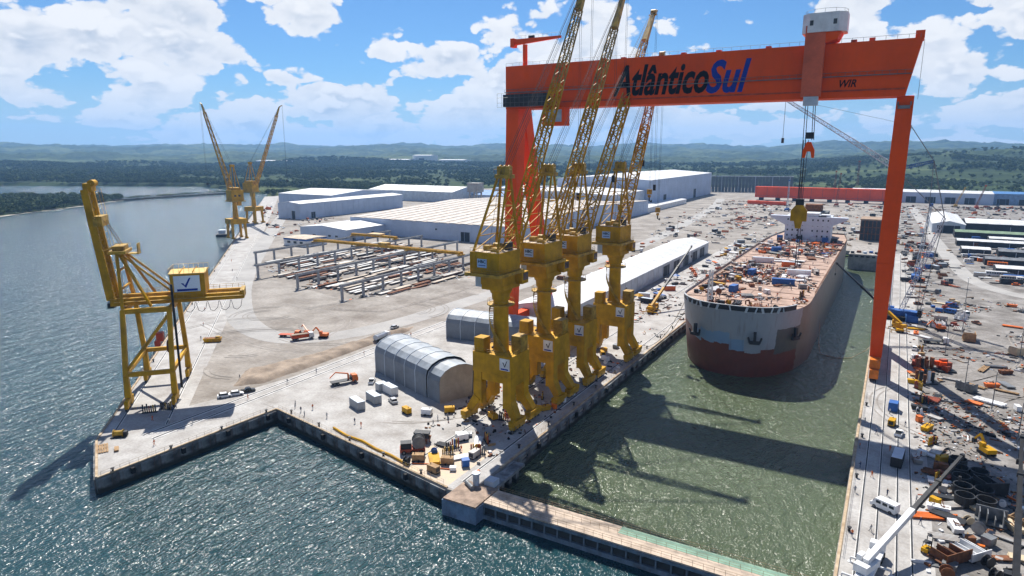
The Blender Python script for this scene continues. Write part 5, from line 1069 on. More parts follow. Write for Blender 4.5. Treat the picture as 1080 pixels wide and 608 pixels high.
def plate_yard():
    rs = random.Random(3); mats = [PLATE, M('plate_pale', (.62, .62, .60), .5, var=.2, scale=.2), M('plate_tan', (.50, .42, .33), .7, var=.25), DARK, RUST]
    for (xa, xb, ya, yb, nm) in ((-368, -331, 300, 420, 'first runway bay from the river'), (-325, -287, 268, 405, 'middle runway bay'), (-280, -244, 258, 372, 'runway bay nearest the road'), (-238, -222, 262, 340, 'outside the last runway frame')):
        x = xa + 2.2
        while x < xb - 1.2:
            y = ya + rs.uniform(0, 6)
            while y < yb - 6:
                ln = min(rs.choice((10, 14, 18, 24)), yb - y)
                if ln > 5 and rs.random() < .9:
                    t = thing('plate_stack', 'x', 'steel plates', (x, y + ln / 2, 0), R(90) + rs.uniform(-.02, .02)); hh = rs.uniform(.5, 1.7); n = 3 if hh > .9 else 2; mt = rs.choice((mats[1], mats[1], mats[0], mats[2], mats[3], mats[4])); w = rs.uniform(1.7, 2.6)
                    for q in (-ln * .35, ln * .35): MB().bx(q - .15, q + .15, -w / 2, w / 2, 0, .35).build('skid', DARK, t)
                    for k in range(n): MB().box((rs.uniform(-.3, .3), rs.uniform(-.12, .12), .37 + hh * (k + .5) / n), (ln - .4, w, hh / n - .05)).build('plate', mt if k == n - 1 else rs.choice((DARK, RUST, mats[0])), t)
                    auto(t, {'steel_plate': 'grey', 'plate_pale': 'pale', 'plate_tan': 'tan', 'dark_steel': 'dark', 'rust': 'rusty'}[mt.name] + ' topped steel plate stack, ' + nm, 'steel plates', 'plate stacks under the runway frames')
                y += ln + rs.uniform(1., 4.)
            x += rs.uniform(3.4, 4.6)
for k, pts in enumerate(([(-369, 300), (-333, 268), (-284, 258), (-240, 246), (-222, 258), (-222, 345), (-242, 372), (-284, 412), (-328, 425), (-370, 436)],)): sheet('plate_yard_ground', pts, .009, M('oily_ground', (.17, .155, .14), .95, var=.4, scale=.12, col2=(.33, .29, .25), fine=.3), left_quay)
plate_yard()

def far_plant():
    for k, (x, y, w, h, lab) in enumerate(((-2050, 2700, 110, 34, 'tallest white block of a distant factory on the skyline'), (-2180, 2640, 180, 14, 'low white hall of the distant factory, left of the tall block'), (-1930, 2780, 150, 12, 'low pale hall of the distant factory, right of the tall block'), (-2600, 2250, 220, 10, 'long thin white hall far off behind the luffing cranes'))):
        shed('far_hall', lab, x - w / 2, x + w / 2, y - 30, y + 30, h + 14, WHITE, ROOFW, 'x', 2, 4, rib=False, cat='building', doors=(('-y', 0, w * .3, 8, h),))
far_plant()

# ================================================================== PEOPLE
def person_mesh(pose, shirt, legs, hat):
    J = {'standing': dict(kl=(.10, .02, .48), fl=(.11, 0, .06), kr=(-.10, .0, .48), fr=(-.11, .02, .06), el=(.27, .02, 1.10), hl=(.29, .10, .86), er=(-.27, .0, 1.10), hr=(-.28, .08, .86)),
         'walking': dict(kl=(.09, .17, .50), fl=(.10, .30, .07), kr=(-.09, -.06, .48), fr=(-.10, -.32, .10), el=(.26, -.14, 1.12), hl=(.27, -.12, .88), er=(-.26, .10, 1.12), hr=(-.25, .27, .93)),
         'working': dict(kl=(.12, .10, .47), fl=(.14, -.02, .06), kr=(-.12, .08, .47), fr=(-.13, -.04, .06), el=(.25, .22, 1.05), hl=(.14, .44, 1.02), er=(-.25, .22, 1.05), hr=(-.12, .45, 1.0))}[pose]
    V = [(0, 0, .93), (0, 0, 1.14), (0, .0, 1.38), (0, .02, 1.52), (0, .03, 1.64), (0, .03, 1.76), (.1, 0, .88), J['kl'], J['fl'], (J['fl'][0], J['fl'][1] + .17, .045), (-.1, 0, .88), J['kr'], J['fr'], (J['fr'][0], J['fr'][1] + .17, .045),
         (.19, 0, 1.40), J['el'], J['hl'], (-.19, 0, 1.40), J['er'], J['hr']]
    Rr = [.15, .14, .15, .062, .10, .085, .10, .072, .055, .05, .10, .072, .055, .05, .075, .052, .045, .075, .052, .045]
    E = [(0, 1), (1, 2), (2, 3), (3, 4), (4, 5), (0, 6), (6, 7), (7, 8), (8, 9), (0, 10), (10, 11), (11, 12), (12, 13), (2, 14), (14, 15), (15, 16), (2, 17), (17, 18), (18, 19)]
    me = bpy.data.meshes.new('p'); me.from_pydata(V, E, []); ob = bpy.data.objects.new('p', me); COL.objects.link(ob); md = ob.modifiers.new('s', 'SKIN')
    for v, r in zip(me.skin_vertices[0].data, Rr): v.radius = (r, r * .82)
    me.skin_vertices[0].data[0].use_root = True; sb = ob.modifiers.new('u', 'SUBSURF'); sb.levels = 1
    dg = bpy.context.evaluated_depsgraph_get(); out = bpy.data.meshes.new_from_object(ob.evaluated_get(dg)); bpy.data.objects.remove(ob); bpy.data.meshes.remove(me)
    out.materials.clear()
    for m in (legs, shirt, M('skin', (.30, .17, .11), .6), hat, BLACK): out.materials.append(m)
    hx = [Vector(J['hl']), Vector(J['hr'])]
    for p in out.polygons:
        c = p.center; k = 0 if c.z < .95 else 1
        if c.z < .10: k = 4
        if min((c - h).length for h in hx) < .09: k = 2
        if c.z > 1.50: k = 2
        if c.z > 1.68: k = 3
        p.material_index = k; p.use_smooth = True
    return out
SH_ = [M('cloth_grey', (.28, .29, .31), .9), M('cloth_navy', (.03, .05, .12), .9), M('cloth_orange', (.62, .13, .02), .9), M('cloth_pale', (.55, .55, .52), .9)]
PEOPLE = []
for k, (po, a, b, h) in enumerate((('standing', 0, 1, WHITE), ('walking', 0, 0, WHITE), ('working', 1, 1, YEL2), ('standing', 2, 1, WHITE), ('walking', 2, 2, YEL2), ('walking', 1, 1, WHITE), ('working', 3, 0, BLUE), ('standing', 3, 1, WHITE))):
    PEOPLE.append((person_mesh(po, SH_[a], SH_[b], h), po, ('grey', 'navy', 'orange', 'pale')[a], h.name.split('_')[0]))
rp_ = random.Random(11)
def person(x, y, z=0., k=None, where='', rz=None, group='workers on the quays', shared=None):
    k = rp_.randrange(8) if k is None else k; me, po, c, h = PEOPLE[k]; o = link('person', me, None, (x, y, z), rp_.uniform(0, 6.28) if rz is None else rz)
    if shared: return tag(o, shared, 'person', group)
    return auto(o, f'{po} worker in {c}, {h} helmet, {where}', 'person', group)
for x, y in ((-149.9, 130.1), (-143, 127.4), (-144.7, 132.2), (-136.3, 129.6), (-126.5, 130.6), (-123.1, 129.5), (-138.6, 143.2), (-151.6, 131.8), (-146.2, 129.0)): person(x, y, .03, None, 'on the front quay')
for x, y in ((-168.7, 144), (-168, 180.2), (-168.6, 156.7), (-168.4, 206.7), (-168.8, 209.4), (-168.2, 128)): person(x, y, .10, None, 'beside the pale crane rails')
for x, y in ((-106.4, 140.6), (-91.8, 127.8), (-93.7, 133.1), (-89.5, 129.2), (-90.4, 131.0), (-100.2, 130.0), (-101.0, 131.2), (-88.6, 136.5), (-105.6, 146.4), (-104.2, 144.9), (-107.4, 144.2), (-101.8, 152.0)): person(x, y, .03, None, 'by the first tower crane')
for x, y in ((-162.1, 93.7), (-178.0, 103.2), (-172.4, 104.5), (-166.0, 107.5), (-186.3, 139.2), (-181.0, 112.5), (-179.2, 110.1)): person(x, y, .03, None, 'on the pier by the quay crane')
for s_, t_ in ((120, 12), (150, 9), (180, 14), (182, 15.2), (205, 10), (260, 12), (300, 8), (96, 14), (230, 17)): person(*qp(s_, t_), .03, None, 'on the long concrete river quay')
for x, y in ((-1.3, 158), (-.9, 172), (5.2, 186), (1.8, 196), (-1.2, 203), (2.4, 142), (-.8, 138), (11.2, 150), (4.8, 214), (6.0, 222), (9.4, 230), (5.0, 160), (1.7, 168), (-1.6, 184), (8.6, 206), (12.0, 186), (10.6, 160)): person(x, y, .03, None, 'on the quay right of the dock')
for k in range(14): person(rp_.uniform(-112, -100), rp_.uniform(170, 290), .03, None, 'beside the long white shed')
for k in range(150):
    x = rp_.uniform(-20, 20); y = 10 + 205 * rp_.random() ** 1.25
    if y < 30 and abs(x) > 13: x *= .6
    person(*deck(x, y), where='on the ' + ('bow end' if y < 50 else 'middle' if y < 130 else 'bridge end') + ' of the tanker deck', group='crowd of workers on the tanker deck')

# ================================================================== VEHICLES
def wheels(t, xs, w, r=.36, tw=.24):
    for x in xs:
        for s_ in (-1, 1):
            o = MB().tube((x, s_ * (w / 2 - tw), r), (x, s_ * w / 2, r), r, n=14).build('wheel', BLACK, t); MB().tube((x, s_ * (w / 2 + .005), r), (x, s_ * (w / 2 + .02), r), r * .55, n=10).build('rim', STEEL, o)
def car(t, col, pick=False):
    MB().ext([(-2.15, .28), (2.15, .28), (2.2, .62), (1.9, .82), (1.0, .92), (-2.1, .95), (-2.2, .6)], 'y', -.88, .88).build('body', col, t)
    pr = [(-1.0 if pick else -1.8, .955), (1.05, .93), (.5, 1.46), (-.6 if pick else -1.3, 1.48)]; c = MB().ext(pr, 'y', -.76, .76).build('glasshouse', GLASS, t); a, b = (pr[3][0] - .04, pr[2][0] + .05); MB().bx(a, b, -.74, .74, 1.485, 1.54).build('roof', col, c)
    if pick: MB().bx(-2.05, -1.05, -.75, .75, .955, 1.0).build('load_bed', BLACK, t)
    for s_ in (-.6, .6): MB().bx(2.14, 2.21, s_ - .18, s_ + .18, .55, .7).build('headlight', WHITE, t)
    wheels(t, (-1.35, 1.35), 1.78, .33)
def van(t, col):
    MB().ext([(-2.7, .35), (2.6, .35), (2.75, .95), (2.2, 1.25), (1.75, 2.15), (1.4, 2.3), (-2.7, 2.3)], 'y', -.98, .98).build('body', col, t); MB().ext([(2.27, 1.3), (1.86, 2.1), (1.80, 2.1), (2.2, 1.3)], 'y', -.85, .85).build('windscreen', GLASS, t)
    for x in (-1.9, -.5, .9): 
        for s_ in (-1, 1): MB().bx(x - .5, x + .5, s_ * 1.0 - .02, s_ * 1.0 + .02, 1.35, 1.95).build('window', GLASS, t)
    wheels(t, (-1.7, 1.7), 2.0, .37)
def truck(t, cab, load, kind):
    MB().bx(-4.2, 2.6, -.6, .6, .75, 1.0).build('chassis', DARK, t); c = MB().ext([(2.62, .5), (4.5, .5), (4.6, 1.5), (4.3, 2.7), (2.62, 2.8)], 'y', -1.2, 1.2).build('cab', cab, t); MB().ext([(4.60, 1.6), (4.37, 2.6), (4.33, 2.6), (4.56, 1.6)], 'y', -1.05, 1.05).build('windscreen', GLASS, c)
    if kind == 'tank': MB().tube((-4.3, 0, 2.0), (2.4, 0, 2.0), 1.12, n=16).build('tank', load, t); MB().bx(-4, 2, -.4, .4, 3.08, 3.2).build('walkway', STEEL, t)
    elif kind == 'flat': MB().bx(-4.4, 2.5, -1.25, 1.25, 1.02, 1.2).build('load_bed', load, t); MB().bx(2.35, 2.5, -1.25, 1.25, 1.2, 2.2).build('headboard', load, t)
    else: MB().ext([(-4.4, 1.02), (2.4, 1.02), (2.5, 2.3), (-4.5, 2.3)], 'y', -1.2, 1.2).build('tipper_body', load, t); MB().bx(-4.2, 2.2, -1.05, 1.05, 2.3, 2.5).build('load', SAND, t)
    wheels(t, (-3.4, -2.2, 3.5), 2.4, .5, .35)
def loader_crane(t, col):
    truck(t, col, DARK, 'flat'); MB().bar((1.6, 0, 1.2), (1.5, 0, 3.2), .5).bar((1.5, 0, 3.2), (-2.6, .2, 4.2), .35).bar((-2.6, .2, 4.2), (-4.6, .2, 2.6), .25).build('folding_arm', col, t)
def generator(t, col):
    MB().bx(-1.5, 1.5, -.8, .8, .35, 1.9).build('canopy', col, t); MB().bx(-1.6, 1.6, -.85, .85, .15, .34).build('skid', DARK, t); MB().tube((.9, 0, 1.9), (.9, 0, 2.3), .09, n=6).build('exhaust', BLACK, t); MB().bx(-1.54, -1.51, -.6, .6, .6, 1.6).build('grille', DARK, t)
    for s_ in (-1, 1): MB().tube((-.2, s_ * .82, .3), (-.2, s_ * 1.0, .3), .3, n=10).build('wheel', BLACK, t)
def forklift(t, col):
    MB().ext([(-1.3, .4), (1.0, .4), (1.0, .9), (.2, 1.0), (-.6, 1.25), (-1.4, 1.2)], 'y', -.6, .6).build('body', col, t); m = MB()
    for x, y in ((.6, .5), (.6, -.5), (-.9, .5), (-.9, -.5)): m.bar((x, y, .9), (x * .8, y, 2.15), .09)
    m.bx(-.85, .6, -.58, .58, 2.12, 2.2); m.build('overhead_guard', DARK, t); MB().bx(1.05, 1.2, -.5, -.38, .2, 2.8).bx(1.05, 1.2, .38, .5, .2, 2.8).bx(1.06, 1.19, -.37, .37, 1.2, 1.4).build('mast', DARK, t)
    for y in (-.35, .35): MB().bx(1.21, 2.3, y - .07, y + .07, .16, .24).build('fork', STEEL, t)
    wheels(t, (-.9, .7), 1.3, .32)
def excavator(t, col):
    for s_ in (-1, 1): MB().ext([(-1.8, .3), (-1.4, .05), (1.4, .05), (1.8, .3), (1.8, .6), (1.4, .85), (-1.4, .85), (-1.8, .6)], 'y', s_ * 1.1 - .25, s_ * 1.1 + .25).build('crawler_track', BLACK, t)
    MB().bx(-2.0, 1.2, -1.2, 1.2, .95, 2.0).build('upper_body', col, t); c = MB().bx(.1, 1.4, .25, 1.2, 2.0, 3.0).build('cab', col, t); MB().bx(1.41, 1.45, .35, 1.1, 2.1, 2.9).build('windscreen', GLASS, c)
    MB().bar((1.0, -.3, 1.8), (3.2, -.3, 4.2), .45, .55).build('boom', col, t); MB().bar((3.2, -.3, 4.2), (5.0, -.3, 2.2), .35, .45).build('stick', col, t); MB().ext([(4.6, 1.2), (5.4, 1.0), (5.5, 2.1), (4.9, 2.2)], 'y', -.8, .2).build('bucket', DARK, t)
def boom_lift(t, col):
    MB().bx(-1.5, 1.5, -1.0, 1.0, .45, 1.1).build('chassis', col, t); MB().bx(-1.4, .6, -.8, .8, 1.12, 1.9).build('turret', col, t); MB().bar((-1.0, 0, 1.9), (3.2, 0, 3.6), .35).bar((3.2, 0, 3.6), (5.4, 0, 2.2), .25).build('arm', col, t)
    m = MB()
    for x, y in ((5.2, -.6), (6.4, -.6), (5.2, .6), (6.4, .6)): m.bar((x, y, 1.7), (x, y, 2.8), .07)
    m.bx(5.1, 6.5, -.7, .7, 1.62, 1.7).bx(5.15, 6.45, -.65, -.58, 2.75, 2.82).bx(5.15, 6.45, .58, .65, 2.75, 2.82); m.build('basket', STEEL, t); wheels(t, (-1.1, 1.1), 2.2, .4)
def bus(t, col):
    MB().ext([(-5.5, .4), (5.5, .4), (5.6, 1.2), (5.4, 3.0), (-5.5, 3.05)], 'y', -1.25, 1.25).build('body', col, t)
    for k in range(8):
        for s_ in (-1, 1): MB().bx(-5.0 + 1.25 * k, -4.0 + 1.25 * k, s_ * 1.26 - .015, s_ * 1.26 + .015, 1.6, 2.5).build('window', GLASS, t)
    MB().bx(5.5, 5.62, -1.1, 1.1, 1.4, 2.7).build('windscreen', GLASS, t); wheels(t, (-3.4, 3.6), 2.5, .48)
SILV = M('silver_paint', (.45, .46, .48), .3, .5); ORV = M('orange_vehicle', (.72, .16, .02), .45); BLK = M('black_paint', (.02, .02, .022), .3); REDV = M('red_vehicle', (.5, .04, .03), .45); TAN = M('tan_paint', (.55, .45, .3), .6)
def V(name, label, cat, x, y, rz, fn, *a, z=.03, group=None): t = thing(name, label, cat, (x, y, z), R(rz), group); fn(t, *a); return t
V('parked_car', 'white car parked leftmost of three beside the crane rails', 'car', -176.0, 125.6, 55, car, WHITE, group='cars parked by the crane rails'); V('parked_car', 'white car parked in the middle of three by the crane rails', 'car', -174.4, 128.6, 52, car, WHITE, group='cars parked by the crane rails'); V('pickup_truck', 'black pickup parked rightmost of three by the crane rails', 'pickup', -173.6, 132.4, 60, car, BLK, True, group='cars parked by the crane rails')
V('tanker_truck', 'white tank truck driving on the dirt road behind the grey tent', 'truck', -176.0, 199.5, 95, truck, WHITE, PALE, 'tank'); V('dark_car', 'dark car driving beyond the tank truck on the dirt road', 'car', -183.0, 216, 90, car, SILV)
V('crane_truck', 'orange crane truck parked on the front quay left of the tent', 'truck', -152.6, 153.5, 62, loader_crane, ORV); V('parked_car', 'white pickup between the crane truck and the grey tent', 'pickup', -145.0, 158.6, 120, car, WHITE, True); V('parked_car', 'silver car parked by the tent wall beside the white container', 'car', -127.5, 148.5, 150, car, SILV)
V('van', 'white van driving on the quay right of the dock', 'van', 4.6, 153.0, 152, van, WHITE); V('forklift', 'yellow forklift in the bottom right of the yard', 'forklift', 12.0, 139.6, 70, forklift, YEL)
V('scrap_truck', 'orange tipper truck leftmost in the group on the sandy turn', 'truck', -212.0, 184.0, 25, truck, ORV, ORA2, 'flat'); V('scrap_truck', 'white cab truck in the middle of the orange group', 'truck', -204.5, 183.8, 60, truck, WHITE, ORA2, 'tip'); V('excavator', 'orange excavator rightmost in the group on the sandy turn', 'excavator', -199.0, 190.0, 200, excavator, ORV); V('boom_lift', 'orange boom lift behind the trucks on the sandy turn', 'boom lift', -208.5, 189.8, 160, boom_lift, ORV)
V('boom_lift', 'red boom lift parked at the end of the grey tent', 'boom lift', -128.0, 197.0, 130, boom_lift, REDV); V('boom_lift', 'dark scissor boom lift beside the tent end wall', 'boom lift', -113.5, 183.0, 70, boom_lift, BLK); V('boom_lift', 'black boom lift nearest the tower crane beside the tent', 'boom lift', -108.8, 171.5, 80, boom_lift, BLK); V('boom_lift', 'grey boom lift between tent and second tower crane', 'boom lift', -112.2, 178, 95, boom_lift, STEEL)
V('generator', 'white generator on wheels near the tent corner', 'generator', -112.6, 145.8, 15, generator, WHITE); V('generator', 'yellow generator box on the quay before the tent', 'generator', -118.4, 143.8, -20, generator, YEL); V('generator', 'small yellow generator by the tent end wall', 'generator', -107.8, 150.5, 40, generator, YEL)
def ybin(t): 
    MB().ext([(-3.0, .1), (3.0, .1), (3.4, 1.6), (-3.4, 1.6)], 'y', -1.2, 1.2).build('bin_body', YEL, t)
    for k in range(4): MB().bx(-2.6 + 1.6 * k, -2.4 + 1.6 * k, -1.34, -1.21, .2, 1.6).build('rib', YEL2, t)
    MB().bx(-3.2, 3.2, -1.0, 1.0, 1.5, 1.62).build('load', RUST, t); MB().bx(1.2, 2.8, -.6, .6, 1.63, 2.2).build('bucket', YEL2, t)
V('waste_bin', 'yellow waste bin on the edge of the river quay concrete', 'bin', -233.5, 163.5, 40, ybin)
CONTM = {}
def container(t, col, L_=6.0):
    MB().bx(-L_ / 2, L_ / 2, -1.2, 1.2, .12, 2.58).build('box', col, t)
    key = (col.name, round(L_, 1))
    if key not in CONTM: CONTM[key] = (MB().bx(-.14, .14, -.05, .0, .25, 2.45).mesh('side_rib', col), MB().bx(.0, .05, -.5, .5, .3, 2.4).mesh('door', col))
    n = int(L_ / .75)
    for k in range(n):
        for s_ in (-1, 1): link('side_rib', CONTM[key][0], t, (-L_ / 2 + .5 + k * (L_ - 1) / (n - 1), s_ * 1.2 + (.05 if s_ > 0 else 0), 0))
    for y in (-.58, .58): link('door', CONTM[key][1], t, (L_ / 2 + .002, y, 0))
    MB().bx(-L_ / 2 + .05, L_ / 2 - .05, -1.15, 1.15, 2.582, 2.64).build('roof', PALE if col is not BLUE else BLUE, t)
CG = M('container_grey', (.36, .38, .40), .6, var=.15, streak=.15)
for x, y, rz, c, lab in ((-134.2, 140.0, -22, CG, 'grey container nearest the quay edge, front of the pair'), (-133.2, 146.2, -22, CG, 'grey container just behind the front one on the quay'), (-133.6, 154.4, -20, WHITE, 'white container against the tent side'), (-137.6, 154.8, 70, CG, 'small grey cabin end-on beside the white container')): V('container', lab, 'container', x, y, rz, container, c, 6.0 if 'cabin' not in lab else 3.0, group='containers on the front quay')
# tanker deck containers and lockers
for x, y, c, rz, L_, lab in ((-9.0, 118, WHITE, 8, 10, 'white container lying mid-deck left on the tanker'), (11.5, 88, WHITE, 8, 10, 'white container at the right side of the tanker deck'), (8.5, 62, BLUE, 6, 9, 'blue container nearest the right rail of the tanker'), (-7.5, 80, BLUE, 80, 5, 'blue cabin end-on mid-deck on the tanker'), (-7.0, 38, BLUE, 82, 5, 'blue cabin nearest the bow on the tanker deck'), (-9, 160, BLUE, 20, 5, 'small blue cabin far back on the tanker deck'), (4, 110, ORV, 5, 6, 'orange container behind the white one on the tanker deck')):
    p = deck(x, y); V('deck_container', lab, 'container', p[0], p[1], rz, container, c, L_, z=p[2], group='containers on the tanker deck')

# ================================================================== YARD CLUTTER
rc = random.Random(21)
def rnd(a, b): return rc.uniform(a, b)
def k_pipes(t, m):
    n = rc.randint(3, 6); r = rnd(.15, .4); L_ = rnd(4, 9)
    for k in range(n): MB().tube((-L_ / 2 + rnd(-.3, .3), (k - n / 2) * r * 2.05, r + .2), (L_ / 2, (k - n / 2) * r * 2.05, r + .2), r, n=8).build('pipe', m, t)
    for x in (-L_ * .3, L_ * .3): MB().bx(x - .12, x + .12, -n * r * 1.1, n * r * 1.1, 0, .2).build('skid', WOOD, t)
def k_plates(t, m):
    L_, w = rnd(3, 7), rnd(1.5, 2.6); n = rc.randint(2, 4)
    for x in (-L_ * .3, L_ * .3): MB().bx(x - .1, x + .1, -w / 2, w / 2, 0, .2).build('skid', WOOD, t)
    for k in range(n): MB().box((rnd(-.2, .2), rnd(-.2, .2), .21 + .16 * k + .08), (L_, w, .13), rnd(-.05, .05)).build('plate', m, t)
def k_beams(t, m):
    n = rc.randint(3, 5); L_ = rnd(5, 10)
    for k in range(n):
        y = k * .5; x = rnd(-.5, .5); MB().bx(x - L_ / 2, x + L_ / 2, y - .18, y + .18, .15, .2).bx(x - L_ / 2, x + L_ / 2, y - .03, y + .03, .2, .5).bx(x - L_ / 2, x + L_ / 2, y - .18, y + .18, .5, .55).build('beam', m, t)
    for x in (-L_ * .3, L_ * .3): MB().bx(x - .1, x + .1, -.3, n * .5, 0, .15).build('skid', WOOD, t)
def k_crate(t, m):
    a, b, c = rnd(1.2, 2.6), rnd(1., 2.), rnd(.8, 1.8); MB().bx(-a / 2, a / 2, -b / 2, b / 2, .15, c).build('box', m, t); MB().bx(-a / 2 - .05, a / 2 + .05, -b / 2 - .05, b / 2 + .05, c, c + .08).build('lid', m, t)
    for y in (-b / 3, b / 3): MB().bx(-a / 2, a / 2, y - .08, y + .08, 0, .15).build('runner', WOOD, t)
def k_block(t, m):
    a, b, c = rnd(3, 7), rnd(2.5, 5), rnd(1.5, 4); MB().bx(-a / 2, a / 2, -b / 2, b / 2, .4, .6).bx(-a / 2, a / 2, -b / 2, -b / 2 + .15, .6, c).build('shell', m, t)
    for k in range(4): x = -a / 2 + a * (k + .5) / 4; MB().bx(x - .08, x + .08, -b / 2 + .16, b / 2, .61, c * rnd(.5, 1)).build('frame', m, t)
    for x in (-a / 3, a / 3): MB().bx(x - .3, x + .3, -b / 2, b / 2, 0, .4).build('support', DARK, t)
def k_spool(t, m):
    r = rnd(.6, 1.2); MB().tube((0, -.5, r), (0, .5, r), r * .5, n=12).build('drum', BLACK, t)
    for s_ in (-1, 1): MB().tube((0, s_ * .5, r), (0, s_ * .6, r), r, n=14).build('flange', m, t)
def k_rack(t, m):
    n = rc.randint(4, 7)
    for k in range(n): MB().tube((k * .55, 0, .2), (k * .55, 0, rnd(2, 2.8)), .2, n=8).build('cylinder', rc.choice((RED, DARK, YEL2, m)), t)
    MB().bx(-.35, n * .55, -.4, .4, 0, .18).build('base', DARK, t); MB().bx(-.35, n * .55, -.32, -.26, 1.1, 1.2).build('bar', STEEL, t)
def k_scrap(t, m):
    MB().ext([(-1.8, .1), (1.8, .1), (2.2, 1.3), (-2.2, 1.3)], 'y', -.9, .9).build('bin_body', m, t)
    for k in range(5): MB().bar((rnd(-1.5, 1.5), rnd(-.6, .6), 1.2), (rnd(-2, 2), rnd(-1.2, 1.2), rnd(1.5, 2.4)), .12).build('offcut', RUST, t)
def k_tent(t, m):
    MB().add([(-2, -2, 2), (2, -2, 2), (2, 2, 2), (-2, 2, 2), (0, 0, 3.3)], [(0, 1, 4), (1, 2, 4), (2, 3, 4), (3, 0, 4), (3, 2, 1, 0)]).build('canopy', m, t)
    for x, y in ((-1.9, -1.9), (1.9, -1.9), (1.9, 1.9), (-1.9, 1.9)): MB().bar((x, y, 0), (x, y, 2), .08).build('pole', STEEL, t)
KINDS = {'pipe_bundle': (k_pipes, 'bundle of pipes', 'pipes'), 'plate_stack': (k_plates, 'stack of steel plates', 'steel plates'), 'beam_stack': (k_beams, 'row of steel beams', 'beams'), 'crate': (k_crate, 'lidded crate', 'crate'), 'steel_block': (k_block, 'ribbed ship block piece', 'ship section'), 'cable_spool': (k_spool, 'cable drum', 'cable drum'),
         'gas_rack': (k_rack, 'rack of gas bottles', 'gas bottles'), 'scrap_bin': (k_scrap, 'scrap bin with offcuts', 'bin'), 'canopy': (k_tent, 'square canopy', 'canopy')}
VEH = {'truck': (lambda t, m: truck(t, m, DARK, 'flat'), 'flatbed truck', 'truck'), 'parked_car': (car, 'car', 'car'), 'pickup': (lambda t, m: car(t, m, True), 'pickup', 'pickup'), 'van': (van, 'van', 'van'), 'forklift': (forklift, 'forklift', 'forklift'), 'generator': (generator, 'generator', 'generator'), 'excavator': (excavator, 'excavator', 'excavator'), 'bus': (bus, 'bus', 'bus'), 'container': (lambda t, m: container(t, m, 6.0), 'container', 'container'), 'boom_lift': (boom_lift, 'boom lift', 'boom lift')}
ALLK = {**KINDS, **VEH}
CLR = [(RUST, 'rusty'), (DARK, 'dark'), (PLATE, 'grey'), (WHITE, 'white'), (ORV, 'orange'), (WOOD, 'brown'), (BLUE, 'blue'), (STEEL, 'steel grey'), (YEL, 'yellow'), (RED, 'red primer'), (TAN, 'tan')]
def scatter(n, poly, where, kinds, colours, z=0.03, ang=None, minsep=2.5, far=False):
    xs = [p[0] for p in poly]; ys = [p[1] for p in poly]; put = []; hubs = [(rnd(min(xs), max(xs)), rnd(min(ys), max(ys))) for _ in range(max(3, n // 5))] if minsep >= 5 else None
    for _ in range(n * 6):
        if len(put) >= n: break
        x, y = rnd(min(xs), max(xs)), rnd(min(ys), max(ys))
        if hubs and rc.random() < .8: h = rc.choice(hubs); x, y = rc.gauss(h[0], minsep * 1.3), rc.gauss(h[1], minsep * 2.2)
        if not in_poly(np.array([x]), np.array([y]), poly)[0] or any((x - a) ** 2 + (y - b) ** 2 < (min(minsep, 4.2)) ** 2 for a, b in put): continue
        put.append((x, y)); k = rc.choice(kinds); fn, ph, cat = ALLK[k]; m, cn = rc.choice(colours)
        t = thing(k, 'x', cat, (x, y, z), (rnd(0, 6.28) if ang is None else R(ang) + rnd(-.15, .15))); fn(t, m); auto(t, f'{cn} {ph} {where}', cat, f'clutter {where}'[:60])
C = lambda *i: [CLR[k] for k in i]
# right quay belt, then the open yard behind it
scatter(46, [(10.8, 152), (17, 152), (16.5, 250), (14.5, 330), (11.4, 330)], 'in the clutter belt beside the right apron', ['pipe_bundle', 'plate_stack', 'beam_stack', 'crate', 'gas_rack', 'scrap_bin', 'cable_spool', 'generator'], C(0, 1, 1, 2, 4, 5, 8, 9, 3), minsep=2.6)
scatter(40, [(14, 130), (34, 130), (36, 178), (16, 178)], 'in the bottom right yard corner', ['pipe_bundle', 'plate_stack', 'beam_stack', 'crate', 'scrap_bin', 'cable_spool', 'steel_block'], C(0, 1, 2, 5, 10, 7, 3), minsep=2.8)
scatter(44, [(18, 235), (60, 235), (70, 400), (19, 400)], 'on the open ground east of the dock', ['pipe_bundle', 'plate_stack', 'beam_stack', 'crate', 'scrap_bin', 'steel_block', 'truck', 'pickup'], C(0, 2, 5, 4, 10, 3, 7), minsep=5)
scatter(62, [(9, 335), (33, 335), (32, 500), (28, 640), (9, 640)], 'between the dock and the east road', ['pipe_bundle', 'plate_stack', 'beam_stack', 'crate', 'container', 'steel_block', 'truck', 'van', 'parked_car', 'generator', 'boom_lift', 'gas_rack'], C(0, 1, 2, 3, 4, 6, 7, 9), minsep=4)
scatter(60, [(0, 660), (26, 660), (26, 1050), (-60, 1050), (-60, 680)], 'on the ground beyond the dock head', ['steel_block', 'plate_stack', 'beam_stack', 'container', 'truck', 'crate', 'pipe_bundle'], C(0, 2, 3, 4, 7, 9, 1), minsep=7)
scatter(110, [(46, 462), (74, 462), (104, 700), (44, 730)], 'among the eastern stores', ['container', 'truck', 'bus', 'pipe_bundle', 'plate_stack', 'beam_stack', 'van', 'parked_car', 'steel_block'], C(1, 2, 3, 6, 7, 0, 4, 3), minsep=5, ang=5)
scatter(60, [(36, 880), (170, 880), (170, 1110), (10, 1110)], 'in front of the long eastern warehouse', ['steel_block', 'plate_stack', 'beam_stack', 'container', 'truck', 'pipe_bundle'], C(0, 1, 2, 4, 5, 9), minsep=8)
